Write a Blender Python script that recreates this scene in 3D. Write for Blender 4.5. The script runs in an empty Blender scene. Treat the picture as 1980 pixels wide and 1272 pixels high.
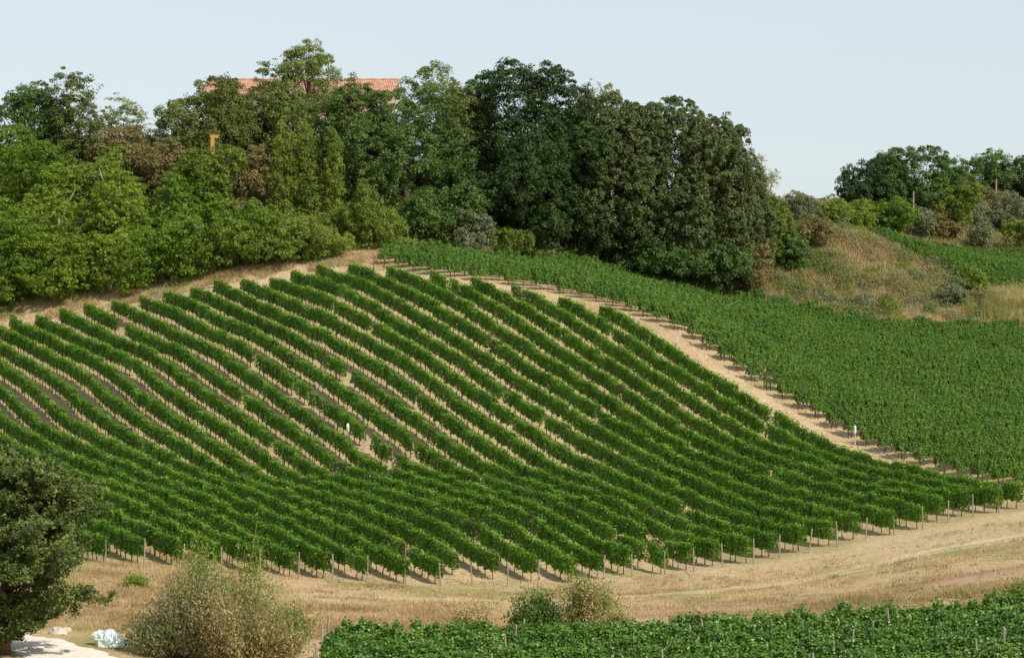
import bpy, math, random
import numpy as np
from mathutils import Vector, Matrix

# ------------------------------------------------------------------ camera, sky, sun, exposure
scene = bpy.context.scene
COL = scene.collection
FPX, HOR = 4400.0, 450.0           # focal length in photo pixels, eye level in photo rows (1980 x 1272)
cam_data = bpy.data.cameras.new('camera')
cam_data.sensor_width = 36.0
cam_data.lens = FPX / 1980.0 * 36.0
cam_data.shift_y = -(636.0 - HOR) / 1980.0
cam_data.clip_start = 0.5
cam_data.clip_end = 9000.0
cam = bpy.data.objects.new('camera', cam_data)
cam.rotation_euler = (math.radians(90), 0, 0)
COL.objects.link(cam)
scene.camera = cam

SUN_EL = math.radians(43.0)
SUN_AZ = math.radians(129.0)       # clockwise from +Y: from the right, over the camera's right shoulder
world = bpy.data.worlds.new('World')
scene.world = world
world.use_nodes = True
wn, wl = world.node_tree.nodes, world.node_tree.links
sky = wn.new('ShaderNodeTexSky')
sky.sky_type = 'NISHITA'
sky.sun_disc = False
sky.sun_elevation = SUN_EL
sky.sun_rotation = SUN_AZ
sky.altitude = 0.0
sky.air_density = 0.85
sky.dust_density = 0.40
sky.ozone_density = 2.0
pale = wn.new('ShaderNodeHueSaturation')          # summer haze: the same sky, less saturated ...
pale.inputs['Saturation'].default_value = 0.55
veil = wn.new('ShaderNodeMix')                    # ... under an even pale veil
veil.data_type = 'RGBA'
veil.inputs[0].default_value = 0.68
veil.inputs[7].default_value = (5.35, 6.1, 6.45, 1)
wl.new(sky.outputs['Color'], pale.inputs['Color'])
wl.new(pale.outputs['Color'], veil.inputs[6])
wl.new(veil.outputs[2], wn['Background'].inputs['Color'])
wn['Background'].inputs['Strength'].default_value = 0.108

sun_data = bpy.data.lights.new('sun', 'SUN')
sun_data.energy = 4.1
sun_data.angle = math.radians(0.5)
sun_data.color = (1.0, 0.93, 0.82)
sun = bpy.data.objects.new('sun', sun_data)
to_sun = Vector((math.sin(SUN_AZ) * math.cos(SUN_EL), math.cos(SUN_AZ) * math.cos(SUN_EL), math.sin(SUN_EL)))
sun.rotation_euler = to_sun.to_track_quat('Z', 'Y').to_euler()
sun.location = (60, 100, 80)
COL.objects.link(sun)

scene.view_settings.view_transform = 'Standard'
scene.view_settings.look = 'None'
scene.view_settings.gamma = 1.0
scene.view_settings.use_curve_mapping = False
scene.view_settings.exposure = 0.26
scene.render.engine = 'CYCLES'
scene.cycles.max_bounces = 5
scene.cycles.diffuse_bounces = 3
scene.cycles.transparent_max_bounces = 4

# ------------------------------------------------------------------ terrain: surveyed heights
# The vine rows are straight and parallel in plan; their sag in the picture gives the shape of the hill.
ALPHA = math.radians(30.5)
NX, NY = math.cos(ALPHA), math.sin(ALPHA)      # across the rows (away from the camera, to the right)
DX, DY = NY, -NX                               # along the rows, downhill
C0, ROWGAP = 126.9, 2.4                        # row 0 runs along the dirt track, the others lie left of it
def row_c(j): return C0 - ROWGAP * j
def on_row(c, u):
    """where the plan line n.P = c is seen at picture column u"""
    m = (u - 990.0) / FPX
    y = c / (m * NX + NY)
    return m * y, y
def at(u, v, y):
    """point at picture column u, row v at distance y"""
    return ((u - 990.0) / FPX * y, y, -(v - HOR) / FPX * y)

CREST = {   # tops of the vine rows
 0: [(1163,592),(1208,613),(1240,637),(1294,670),(1347,707),(1387,728),(1428,755),(1500,790),(1584,843),(1640,873),(1700,885),(1786,904),(1851,925),(1980,948)],
 1: [(1082,568),(1160,608),(1208,643),(1267,686),(1329,723),(1382,758),(1417,779),(1500,827),(1600,872),(1700,905),(1850,938)],
 2: [(993,551),(1080,595),(1120,619),(1187,667),(1235,702),(1291,736),(1347,771),(1400,800),(1454,838),(1550,875),(1700,921)],
 3: [(915,535),(1000,580),(1053,613),(1120,662),(1184,696),(1230,728),(1294,771),(1355,809),(1400,836),(1500,875),(1700,940)],
 4: [(835,527),(918,556),(1000,617),(1048,646),(1112,686),(1187,731),(1232,766),(1291,803),(1347,841),(1400,868),(1550,920),(1700,960)],
 5: [(750,519),(835,553),(870,570),(915,596),(979,642),(1000,656),(1060,692),(1123,734),(1219,800),(1278,833),(1334,867),(1380,888),(1500,930),(1700,984)],
 6: [(676,510),(784,559),(832,583),(880,609),(921,634),(974,666),(1000,685),(1100,748),(1250,840),(1350,900),(1500,958),(1620,995)],
 7: [(613,511),(742,565),(771,578),(803,602),(848,631),(883,650),(955,692),(1000,721),(1054,759),(1100,786),(1200,845),(1300,900),(1450,962)],
 8: [(565,523),(637,538),(672,553),(712,580),(750,607),(792,634),(840,658),(897,695),(955,738),(1000,766),(1054,799),(1100,826),(1200,880),(1400,985)],
 9: [(523,533),(600,562),(661,588),(707,615),(760,644),(792,663),(830,687),(867,711),(902,738),(947,765),(979,789),(1027,826),(1054,842),(1100,874),(1200,915),(1400,1012)],
 10: [(470,540),(600,597),(648,615),(707,650),(774,687),(798,706),(835,732),(872,759),(910,789),(945,810),(982,836),(1017,865),(1054,889),(1200,945),(1400,1040)],
 11: [(418,543),(515,593),(547,604),(600,633),(627,636),(651,652),(677,671),(712,692),(750,716),(787,746),(830,778),(867,805),(915,837),(931,849),(974,878),(1011,902),(1200,970)],
 12: [(372,558),(456,591),(500,610),(542,628),(600,667),(627,686),(669,708),(712,738),(750,765),(792,791),(822,816),(862,846),(891,868),(913,881),(1000,920),(1200,995)],
 13: [(320,564),(371,576),(440,617),(483,633),(520,655),(555,679),(587,698),(617,714),(651,742),(707,778),(771,826),(798,852),(840,878),(856,889),(1000,940),(1200,1040)],
 14: [(273,570),(355,608),(395,628),(435,642),(467,658),(500,682),(600,756),(640,785),(680,817),(717,841),(744,865),(774,876),(1000,957)],
 15: [(220,575),(280,600),(328,632),(374,650),(430,685),(483,722),(529,755),(574,789),(638,829),(680,863),(707,881),(731,892),(800,915),(1000,980)],
 16: [(167,588),(248,631),(288,651),(320,664),(360,685),(392,701),(427,730),(467,755),(494,773),(521,798),(566,824),(595,848),(638,878),(750,920),(1000,1019)],
 17: [(118,598),(190,632),(267,663),(294,677),(320,693),(344,712),(371,733),(414,763),(457,792),(502,822),(550,859),(600,900),(750,943),(1000,1058)],
 18: [(70,605),(150,645),(240,685),(275,707),(307,733),(350,763),(400,800),(440,827),(481,859),(600,925),(750,972)],
 19: [(20,610),(96,645),(151,674),(191,697),(226,718),(257,746),(299,774),(334,803),(374,827),(427,864),(600,945),(750,1000)],
 20: [(25,641),(88,674),(126,697),(161,717),(201,754),(236,779),(274,804),(332,844),(600,967),(750,1030)],
 21: [(0,658),(43,682),(75,704),(108,727),(141,755),(174,780),(209,807),(252,835),(297,862),(600,995)],
 22: [(0,702),(25,717),(58,739),(83,762),(108,787),(151,815),(191,838),(250,865),(600,1021)],
 23: [(0,742),(23,767),(50,792),(83,817),(131,843),(176,868),(400,960),(600,1050)],
 24: [(0,797),(88,855),(200,905),(400,985)],
 25: [(0,839),(200,925),(400,1015)],
 26: [(0,872),(200,946)],
 27: [(0,900),(200,970)],
 28: [(0,930),(200,1005)],
}
FOOT = [  # feet of the last posts at the lower row ends
 (0,1990,975),(1,1934,990),(2,1883,1002),(3,1835,1015),(4,1786,1025),(5,1731,1038),(6,1675,1045),(7,1621,1059),(8,1566,1070),(9,1509,1084),
 (10,1459,1089),(11,1399,1099),(12,1343,1104),(13,1287,1111),(14,1224,1119),(15,1169,1121),(16,1107,1126),(17,1042,1132),(18,983,1134),
 (19,915,1134),(20,854,1131),(21,786,1129),(22,711,1127),(23,644,1124),(24,579,1119),(25,505,1110),(26,430,1102),(27,355,1096),(28,280,1093),(29,205,1090),(30,130,1086),(31,55,1082),(32,-20,1078)]
TOPEND = [1163,1082,993,915,835,750,676,613,565,523,470,418,372,320,273,220,167,118,70,20,-30]
VINE_H = 1.9
pts, wts = [], []
for j, L in CREST.items():
    for (u, v) in L:
        x, y = on_row(row_c(j), u)
        pts.append((x, y, -(v - HOR) / FPX * y - VINE_H)); wts.append(1.0)
for (j, u, v) in FOOT:
    x, y = on_row(row_c(j), u)
    pts.append((x, y, -(v - HOR) / FPX * y)); wts.append(1.0)
CTRACK = C0 + 6.2
for (u, v) in [(1294,624),(1337,653),(1411,712),(1460,745),(1517,777),(1597,824),(1657,857),(1718,881),(1758,893),(1900,935),(1990,950)]:
    x, y = on_row(CTRACK, u)
    pts.append((x, y, -(v - HOR) / FPX * y)); wts.append(1.0)
for (u, v, y, top) in [
    # right-hand vineyard
    (760,512,258,0),(900,533,252,0),(1000,553,250,0),(1100,569,247,0),(1200,592,241,0),
    (900,492,272,1),(1060,496,282,1),(1200,517,289,1),(1340,532,297,1),(1470,547,300,1),(1600,578,297,1),(1750,604,291,1),(1990,617,291,1),(2090,622,291,1),
    # dry brush bank and upper vineyard on the right
    (1500,480,312,0),(1600,442,318,0),(1700,482,315,0),(1800,527,310,0),(1900,570,304,0),(1990,585,302,0),(2090,590,302,0),
    (1680,447,335,1),(1750,455,343,1),(1850,467,344,1),(1990,482,344,1),(2090,490,344,1),
    (1560,425,328,0),(1650,405,352,0),(1760,408,362,0),(1850,412,372,0),(1990,420,378,0),(1900,380,394,0),(1990,372,394,0),(1760,385,394,0),
    # headland and bank on the left
    (-40,604,261,0),(0,601,261,0),(100,587,261,0),(200,565,261,0),(300,557,261,0),(400,537,260,0),(500,522,260,0),(600,504,260,0),(700,494,263,0),
    (850,488,269,0),(850,436,280,0),(960,494,278,0),(1120,497,287,0),
    (-60,330,292,0),(100,318,292,0),(300,300,292,0),(500,305,295,0),(700,318,297,0),(900,350,300,0),(1080,390,304,0),(1250,430,310,0),(1420,455,313,0),
    (-60,300,320,0),(100,300,320,0),(300,292,320,0),(500,295,322,0),(700,305,322,0),(900,345,325,0),(1080,388,328,0),(1250,425,330,0),(1420,440,332,0),
    # valley floor in front
    (200,1150,146,0),(450,1180,142,0),(700,1190,140,0),(1000,1190,139,0),(1300,1196,138,0),(1600,1170,139,0),(1850,1125,143,0),(2050,1090,146,0),
    (600,1130,166,0),(900,1150,160,0),(1250,1135,163,0),(1500,1105,168,0),(1750,1060,170,0),(1980,1012,172,0),(60,1110,165,0),(-60,1100,168,0),
    (80,1252,120,0),(250,1240,125,0),(-40,1240,122,0),(1000,1285,122,0),(1400,1278,122,0),(1700,1262,122,0),(2000,1240,122,0)]:
    x, yy, z = at(u, v, y)
    pts.append((x, yy, z - (VINE_H if top else 0))); wts.append(1.0)
for p in [(-14,105,-22.6),(14,105,-22.4),(0,85,-20.5),(0,60,-15.5),(-20,60,-15.5),(20,60,-15.5),(0,30,-8.5),(0,0,-3.6),(-50,0,-3.6),(50,0,-3.6),(-60,60,-15),(60,60,-15),
          (-60,110,-22),(60,110,-21.5),(-110,60,-15),(110,60,-15),
          (-110,150,-25),(-110,200,-21),(-100,230,-15),(-110,258,-8.5),(-110,292,9),(-110,325,11),(110,150,-21.5),(110,200,-17),(110,250,-14),(110,300,-9),(110,345,-3),(110,392,6),
          (-110,370,5),(-50,370,6),(0,370,4),(30,370,4),(-110,430,-8),(-50,430,-8),(0,430,-8),(50,430,-4),(110,430,-4)]:
    pts.append(p); wts.append(1.0)
for (u, vn, yn, vf, yf) in [(1100,569,247,500,284),(1200,592,241,517,289),(1300,628,0,528,294),(1400,703,0,539,299),(1500,767,0,556,299),(1600,825,0,578,297),(1700,873,0,597,293),(1800,905,0,608,291),(1900,935,0,613,291),(2000,952,0,618,291)]:
    if yn == 0: yn = on_row(CTRACK, u)[1]
    zn = -(vn - HOR) / FPX * yn; zf = -(vf - HOR) / FPX * yf - VINE_H
    for t in (0.3, 0.65):
        y = yn + (yf - yn) * t; x = (u - 990.0) / FPX * y
        pts.append((x, y, zn + (zf - zn) * (t ** 1.1))); wts.append(1.0)
P = np.array(pts, float)
def _phi(r2): return 0.5 * r2 * np.log(np.maximum(r2, 1e-12))
_S = 50.0
def _fit(P, lam):
    n = len(P); q = P[:, :2] / _S
    r2 = ((q[:, None, :] - q[None, :, :]) ** 2).sum(2)
    A = np.zeros((n + 3, n + 3)); A[:n, :n] = _phi(r2) + lam * np.eye(n)
    A[:n, n] = 1; A[:n, n+1:n+3] = q; A[n, :n] = 1; A[n+1:n+3, :n] = q.T
    b = np.zeros(n + 3); b[:n] = P[:, 2]
    return q, np.linalg.solve(A, b)
_Q, _W = _fit(P, 0.012)
def tps(x, y):
    x = np.asarray(x, float).ravel() / _S; y = np.asarray(y, float).ravel() / _S
    out = np.empty(len(x)); n = len(_Q)
    for s in range(0, len(x), 20000):
        e = slice(s, s + 20000)
        r2 = (x[e, None] - _Q[None, :, 0]) ** 2 + (y[e, None] - _Q[None, :, 1]) ** 2
        out[e] = _phi(r2) @ _W[:n] + _W[n] + _W[n+1] * x[e] + _W[n+2] * y[e]
    return out

# ------------------------------------------------------------------ helpers
rng = np.random.default_rng(11)
random.seed(5)
def smooth(a, b, x):
    t = np.clip((np.asarray(x, float) - a) / (b - a), 0, 1); return t * t * (3 - 2 * t)
def vnoise(x, y, s, seed=0):
    """cheap value noise on the plan, 0..1"""
    x = np.asarray(x, float) / s + 1000; y = np.asarray(y, float) / s + 1000
    xi, yi = np.floor(x).astype(np.int64), np.floor(y).astype(np.int64)
    fx, fy = x - xi, y - yi; fx = fx * fx * (3 - 2 * fx); fy = fy * fy * (3 - 2 * fy)
    def h(a, b):
        n = (a * 374761393 + b * 668265263 + seed * 982451653) & 0xffffffff
        n = ((n ^ (n >> 13)) * 1274126177) & 0xffffffff
        return ((n ^ (n >> 16)) & 0xffff) / 65535.0
    return (h(xi, yi) * (1 - fx) + h(xi + 1, yi) * fx) * (1 - fy) + (h(xi, yi + 1) * (1 - fx) + h(xi + 1, yi + 1) * fx) * fy

def np_mesh(name, V, F, mats, tint=None, mat_idx=None, smooth_shade=False):
    """V (n,3), F (m,k) with k = 3 or 4 -> mesh"""
    V = np.asarray(V, np.float32); F = np.asarray(F, np.int32); k = F.shape[1]
    me = bpy.data.meshes.new(name)
    me.vertices.add(len(V)); me.vertices.foreach_set('co', V.ravel())
    me.loops.add(F.size); me.loops.foreach_set('vertex_index', F.ravel())
    me.polygons.add(len(F))
    me.polygons.foreach_set('loop_start', np.arange(0, F.size, k, dtype=np.int32))
    me.update(calc_edges=True)
    for m in (mats if isinstance(mats, (list, tuple)) else [mats]): me.materials.append(m)
    if mat_idx is not None: me.polygons.foreach_set('material_index', np.asarray(mat_idx, np.int32))
    if smooth_shade: me.polygons.foreach_set('use_smooth', np.ones(len(F), bool))
    if tint is not None:
        a = me.attributes.new('tint', 'FLOAT', 'POINT'); a.data.foreach_set('value', np.asarray(tint, np.float32))
    return me
def link(name, me, parent=None, loc=None, rot=None):
    o = bpy.data.objects.new(name, me); COL.objects.link(o)
    if parent is not None: o.parent = parent
    if loc is not None: o.location = loc
    if rot is not None: o.rotation_euler = rot
    return o
def tag(o, label, cat, group=None, kind=None):
    o['label'] = label; o['category'] = cat
    if group: o['group'] = group
    if kind: o['kind'] = kind
    return o
def thing(name, label, cat, loc, rz=0.0, group=None):
    o = bpy.data.objects.new(name, None); COL.objects.link(o)
    o.location = loc; o.rotation_euler = (0, 0, rz); o.empty_display_size = 0.3
    return tag(o, label, cat, group)

class MB:
    """collects quads/tris of one mesh"""
    def __init__(self): self.v, self.f, self.m = [], [], []
    def add(self, verts, faces, m=0):
        b = len(self.v); self.v += [tuple(p) for p in verts]
        for f in faces: self.f.append(tuple(i + b for i in f)); self.m.append(m)
        return self
    def box(self, c, s, rz=0.0, m=0):
        cx, cy, cz = c; sx, sy, sz = s[0] / 2, s[1] / 2, s[2] / 2; co, si = math.cos(rz), math.sin(rz)
        vs = []
        for z in (-sz, sz):
            for x, y in ((-sx, -sy), (sx, -sy), (sx, sy), (-sx, sy)):
                vs.append((cx + x * co - y * si, cy + x * si + y * co, cz + z))
        return self.add(vs, [(3,2,1,0),(4,5,6,7),(0,1,5,4),(1,2,6,5),(2,3,7,6),(3,0,4,7)], m)
    def tube(self, pts, rad, n=6, m=0, cap=True, wob=0.0):
        pts = [Vector(p) for p in pts]; rings = []
        for i, p in enumerate(pts):
            d = (pts[min(i + 1, len(pts) - 1)] - pts[max(i - 1, 0)]).normalized()
            a = d.cross(Vector((0.31, 0.95, 0.05))).normalized()
            if a.length < 0.1: a = d.cross(Vector((1, 0, 0))).normalized()
            b = d.cross(a); r = rad[i] if hasattr(rad, '__len__') else rad
            rings.append([p + (a * math.cos(t) + b * math.sin(t)) * r * (1 + (random.uniform(-wob, wob) if wob else 0)) for t in [2 * math.pi * k / n for k in range(n)]])
        vs = [q for R in rings for q in R]; fs = []
        for i in range(len(rings) - 1):
            for k in range(n):
                fs.append((i * n + k, i * n + (k + 1) % n, (i + 1) * n + (k + 1) % n, (i + 1) * n + k))
        if cap: fs.append(tuple(range(n - 1, -1, -1))); fs.append(tuple((len(rings) - 1) * n + k for k in range(n)))
        return self.add(vs, fs, m)
    def mesh(self, name, mats, shade=False):
        me = bpy.data.meshes.new(name); me.from_pydata(self.v, [], self.f)
        for m in (mats if isinstance(mats, (list, tuple)) else [mats]): me.materials.append(m)
        me.polygons.foreach_set('material_index', self.m)
        if shade: me.polygons.foreach_set('use_smooth', [True] * len(self.f))
        me.update(); return me
    def build(self, name, mats, parent=None, loc=None, rot=None, shade=False):
        return link(name, self.mesh(name, mats, shade), parent, loc, rot)

# ------------------------------------------------------------------ materials
def new_mat(name):
    m = bpy.data.materials.new(name); m.use_nodes = True
    m.node_tree.nodes.clear(); return m, m.node_tree.nodes, m.node_tree.links
def leaf_mat(name, cols, transl=0.3, rough=0.55, spec=0.25):
    """cols: colours from the darkest leaf to the lightest, picked by the leaf's own tint"""
    m, n, l = new_mat(name)
    out = n.new('ShaderNodeOutputMaterial'); mix = n.new('ShaderNodeMixShader')
    pb = n.new('ShaderNodeBsdfPrincipled'); tr = n.new('ShaderNodeBsdfTranslucent')
    at_ = n.new('ShaderNodeAttribute'); at_.attribute_name = 'tint'
    oi = n.new('ShaderNodeObjectInfo')
    ma = n.new('ShaderNodeMath'); ma.operation = 'MULTIPLY_ADD'; ma.inputs[1].default_value = 0.30
    sb = n.new('ShaderNodeMath'); sb.operation = 'SUBTRACT'; sb.inputs[1].default_value = 0.15
    cr = n.new('ShaderNodeValToRGB'); el = cr.color_ramp.elements
    k = len(cols)
    el[0].position = 0.0; el[0].color = (*cols[0], 1); el[1].position = 1.0; el[1].color = (*cols[-1], 1)
    for i in range(1, k - 1):
        e = el.new(i / (k - 1)); e.color = (*cols[i], 1)
    l.new(oi.outputs['Random'], ma.inputs[0]); l.new(at_.outputs['Fac'], ma.inputs[2])
    l.new(ma.outputs[0], sb.inputs[0]); l.new(sb.outputs[0], cr.inputs['Fac'])
    l.new(cr.outputs['Color'], pb.inputs['Base Color'])
    pb.inputs['Roughness'].default_value = rough; pb.inputs['Specular IOR Level'].default_value = spec
    hs = n.new('ShaderNodeHueSaturation'); hs.inputs['Value'].default_value = 1.35; hs.inputs['Hue'].default_value = 0.485
    l.new(cr.outputs['Color'], hs.inputs['Color']); l.new(hs.outputs['Color'], tr.inputs['Color'])
    mix.inputs['Fac'].default_value = transl
    l.new(pb.outputs[0], mix.inputs[1]); l.new(tr.outputs[0], mix.inputs[2]); l.new(mix.outputs[0], out.inputs['Surface'])
    return m
def rough_mat(name, c1, c2, scale=4.0, rough=0.9, c3=None, bump=0.0, stretch=(1, 1, 1), spec=0.2):
    """two or three colours mixed by noise in object space"""
    m, n, l = new_mat(name)
    out = n.new('ShaderNodeOutputMaterial'); pb = n.new('ShaderNodeBsdfPrincipled')
    tc = n.new('ShaderNodeTexCoord'); mp = n.new('ShaderNodeMapping'); mp.inputs['Scale'].default_value = stretch
    nz = n.new('ShaderNodeTexNoise'); nz.inputs['Scale'].default_value = scale; nz.inputs['Detail'].default_value = 5; nz.inputs['Roughness'].default_value = 0.65
    cr = n.new('ShaderNodeValToRGB'); el = cr.color_ramp.elements
    el[0].position = 0.3; el[0].color = (*c1, 1); el[1].position = 0.7; el[1].color = (*c2, 1)
    if c3: e = el.new(0.52); e.color = (*c3, 1)
    l.new(tc.outputs['Object'], mp.inputs['Vector']); l.new(mp.outputs[0], nz.inputs['Vector'])
    l.new(nz.outputs['Fac'], cr.inputs['Fac']); l.new(cr.outputs['Color'], pb.inputs['Base Color'])
    pb.inputs['Roughness'].default_value = rough; pb.inputs['Specular IOR Level'].default_value = spec
    if bump:
        b = n.new('ShaderNodeBump'); b.inputs['Strength'].default_value = bump; b.inputs['Distance'].default_value = 0.05
        l.new(nz.outputs['Fac'], b.inputs['Height']); l.new(b.outputs[0], pb.inputs['Normal'])
    l.new(pb.outputs[0], out.inputs['Surface']); return m

M = {}
M['vine'] = leaf_mat('vine_leaves', [(0.063,0.144,0.015),(0.110,0.242,0.022),(0.181,0.346,0.032),(0.314,0.466,0.061)], 0.34, 0.5)
M['vine_far'] = leaf_mat('vine_leaves_dense', [(0.042,0.104,0.011),(0.073,0.164,0.016),(0.111,0.213,0.022),(0.179,0.272,0.043)], 0.28, 0.5)
M['vine_near'] = leaf_mat('vine_leaves_foreground', [(0.040,0.101,0.012),(0.074,0.172,0.019),(0.133,0.258,0.028),(0.256,0.380,0.071)], 0.24, 0.42, 0.4)
M['vine_yellow'] = leaf_mat('vine_leaves_yellowing', [(0.05,0.09,0.02),(0.10,0.13,0.03),(0.20,0.19,0.06)], 0.30)
M['oak_dark'] = leaf_mat('dark_oak_leaves', [(0.020,0.041,0.009),(0.037,0.073,0.014),(0.063,0.111,0.024)], 0.16)
M['oak'] = leaf_mat('oak_leaves', [(0.043,0.085,0.019),(0.081,0.148,0.028),(0.139,0.219,0.046)], 0.2)
M['holm'] = leaf_mat('holm_oak_leaves', [(0.079,0.111,0.033),(0.100,0.136,0.040),(0.135,0.172,0.054)], 0.15)
M['olive_oak'] = leaf_mat('olive_oak_leaves', [(0.074,0.104,0.023),(0.135,0.176,0.036),(0.220,0.261,0.065)], 0.2)
M['robinia'] = leaf_mat('acacia_leaves', [(0.082,0.148,0.015),(0.162,0.249,0.023),(0.266,0.356,0.041)], 0.38)
M['bright'] = leaf_mat('bright_green_leaves', [(0.065,0.135,0.012),(0.123,0.219,0.020),(0.209,0.308,0.033)], 0.36)
M['mid'] = leaf_mat('mid_green_leaves', [(0.089,0.149,0.022),(0.164,0.236,0.032),(0.260,0.327,0.052)], 0.34)
M['ivy'] = leaf_mat('ivy_leaves', [(0.089,0.144,0.021),(0.172,0.236,0.033),(0.272,0.329,0.056)], 0.32)
M['pale'] = leaf_mat('pale_sparse_leaves', [(0.150,0.188,0.065),(0.247,0.277,0.098),(0.360,0.375,0.143)], 0.35)
M['brown'] = leaf_mat('browning_leaves', [(0.135,0.140,0.044),(0.227,0.190,0.071),(0.324,0.240,0.100)], 0.3)
M['grey'] = leaf_mat('grey_green_leaves', [(0.122,0.150,0.069),(0.187,0.215,0.104),(0.277,0.293,0.146)], 0.2)
M['pine'] = leaf_mat('pine_needles', [(0.081,0.117,0.026),(0.142,0.193,0.042),(0.222,0.275,0.072)], 0.2)
M['cypress'] = leaf_mat('cypress_sprays', [(0.045,0.068,0.017),(0.114,0.158,0.033),(0.227,0.288,0.063)], 0.1, 0.7)
M['broom'] = leaf_mat('broom_twigs', [(0.131,0.155,0.049),(0.218,0.224,0.076),(0.316,0.270,0.113)], 0.25, 0.7)
M['dry'] = leaf_mat('dry_grass_blades', [(0.29,0.195,0.095),(0.45,0.32,0.165),(0.58,0.445,0.25)], 0.3, 0.8)
M['weed'] = leaf_mat('dry_weeds', [(0.276,0.230,0.089),(0.420,0.305,0.152),(0.528,0.391,0.210),(0.336,0.333,0.116),(0.456,0.374,0.231)], 0.25, 0.8)
M['reed'] = leaf_mat('yellow_reeds', [(0.276,0.265,0.084),(0.414,0.380,0.137),(0.529,0.471,0.200)], 0.35, 0.7)
M['bark'] = rough_mat('bark', (0.055,0.042,0.03), (0.15,0.115,0.085), 6, 0.95, bump=0.6, stretch=(1, 1, 0.25))
M['bark_red'] = rough_mat('reddish_bark', (0.085,0.045,0.028), (0.20,0.115,0.075), 5, 0.95, bump=0.6, stretch=(1, 1, 0.25))
M['bark_pale'] = rough_mat('pale_bark', (0.25,0.19,0.14), (0.42,0.34,0.26), 5, 0.95, stretch=(1, 1, 0.25))
M['vine_wood'] = rough_mat('vine_wood', (0.05,0.035,0.024), (0.13,0.095,0.065), 12, 0.95)
M['post'] = rough_mat('weathered_post_wood', (0.20,0.17,0.13), (0.42,0.37,0.30), 7, 0.9, stretch=(1, 1, 0.2))
M['post_pale'] = rough_mat('pale_post_wood', (0.40,0.34,0.25), (0.60,0.52,0.38), 7, 0.9, stretch=(1, 1, 0.2))
M['white'] = rough_mat('white_plastic', (0.55,0.57,0.56), (0.74,0.75,0.74), 5, 0.5)
M['bluewhite'] = rough_mat('blueish_plastic_sheet', (0.42,0.55,0.55), (0.70,0.77,0.77), 1.6, 0.45, c3=(0.58,0.68,0.68), bump=0.5)
M['orange'] = rough_mat('orange_paint', (0.50,0.24,0.05), (0.62,0.34,0.09), 3, 0.6)
M['orange_wood'] = rough_mat('ochre_stake', (0.34,0.20,0.08), (0.46,0.29,0.12), 5, 0.85, stretch=(1, 1, 0.2))
M['lamp'] = rough_mat('dark_lamp_paint', (0.03,0.05,0.055), (0.06,0.09,0.09), 5, 0.5)
M['plaster'] = rough_mat('peach_plaster', (0.55,0.39,0.27), (0.68,0.52,0.38), 0.7, 0.95)
M['shutter'] = rough_mat('brown_shutter', (0.10,0.06,0.04), (0.17,0.10,0.06), 4, 0.8)
M['frame'] = rough_mat('window_frame', (0.55,0.50,0.42), (0.65,0.60,0.52), 4, 0.7)
M['stone'] = rough_mat('pale_stone', (0.42,0.37,0.30), (0.62,0.56,0.47), 3, 0.95, bump=0.5)
M['rubble'] = rough_mat('grey_rubble', (0.24,0.22,0.19), (0.48,0.45,0.40), 3, 0.95, bump=0.5)
def pane_mat():
    m, n, l = new_mat('window_glass')
    out = n.new('ShaderNodeOutputMaterial'); pb = n.new('ShaderNodeBsdfPrincipled')
    pb.inputs['Base Color'].default_value = (0.03, 0.035, 0.04, 1); pb.inputs['Roughness'].default_value = 0.08
    l.new(pb.outputs[0], out.inputs['Surface']); return m
M['pane'] = pane_mat()
M['tile'] = rough_mat('terracotta_tiles', (0.30,0.17,0.12), (0.58,0.40,0.30), 1.3, 0.9, c3=(0.47,0.25,0.17), bump=0.3)

# ------------------------------------------------------------------ ground sheet
def grid_axis(parts): return np.unique(np.concatenate([np.arange(a, b, s) for a, b, s in parts]).round(3))
GX = grid_axis([(-4200, -400, 600), (-400, -110, 40), (-110, 110.01, 1.25), (150, 400, 40), (400, 4201, 600)])
GY = grid_axis([(-600, 0, 100), (0, 100, 5), (100, 190, 0.6), (190, 400, 1.0), (400, 460, 6), (480, 900, 60), (900, 6001, 850)])
gx, gy = np.meshgrid(GX, GY)
cx_, cy_ = np.clip(gx, -110, 110), np.clip(gy, 0, 430)
GZ = tps(cx_, cy_).reshape(gx.shape)
away = np.hypot(gx - cx_, gy - cy_)
GZ = GZ + (np.where(gy < 0, -8.0, -34.0) - GZ) * smooth(0, 320, away)
GZ += 0.10 * (vnoise(gx, gy, 3.1, 1) - 0.5) + 0.05 * (vnoise(gx, gy, 1.2, 2) - 0.5) + 0.25 * (vnoise(gx, gy, 11, 3) - 0.5)
def H(x, y):
    x = np.asarray(x, float); y = np.asarray(y, float)
    i = np.clip(np.searchsorted(GX, x) - 1, 0, len(GX) - 2); j = np.clip(np.searchsorted(GY, y) - 1, 0, len(GY) - 2)
    a = (x - GX[i]) / (GX[i+1] - GX[i]); b = (y - GY[j]) / (GY[j+1] - GY[j])
    return (GZ[j, i] * (1-a) + GZ[j, i+1] * a) * (1-b) + (GZ[j+1, i] * (1-a) + GZ[j+1, i+1] * a) * b
def h1(x, y): return float(H(x, y))
def ground_at(u, v, y0=95, y1=420):
    """ground point seen at (u, v): first hit of the sight line"""
    ys = np.linspace(y0, y1, 1400); x = (u - 990.0) / FPX * ys; ray = -(v - HOR) / FPX * ys
    hit = np.nonzero(H(x, ys) >= ray)[0]
    k = hit[0] if len(hit) else -1
    return x[k], ys[k], h1(x[k], ys[k])
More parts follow.
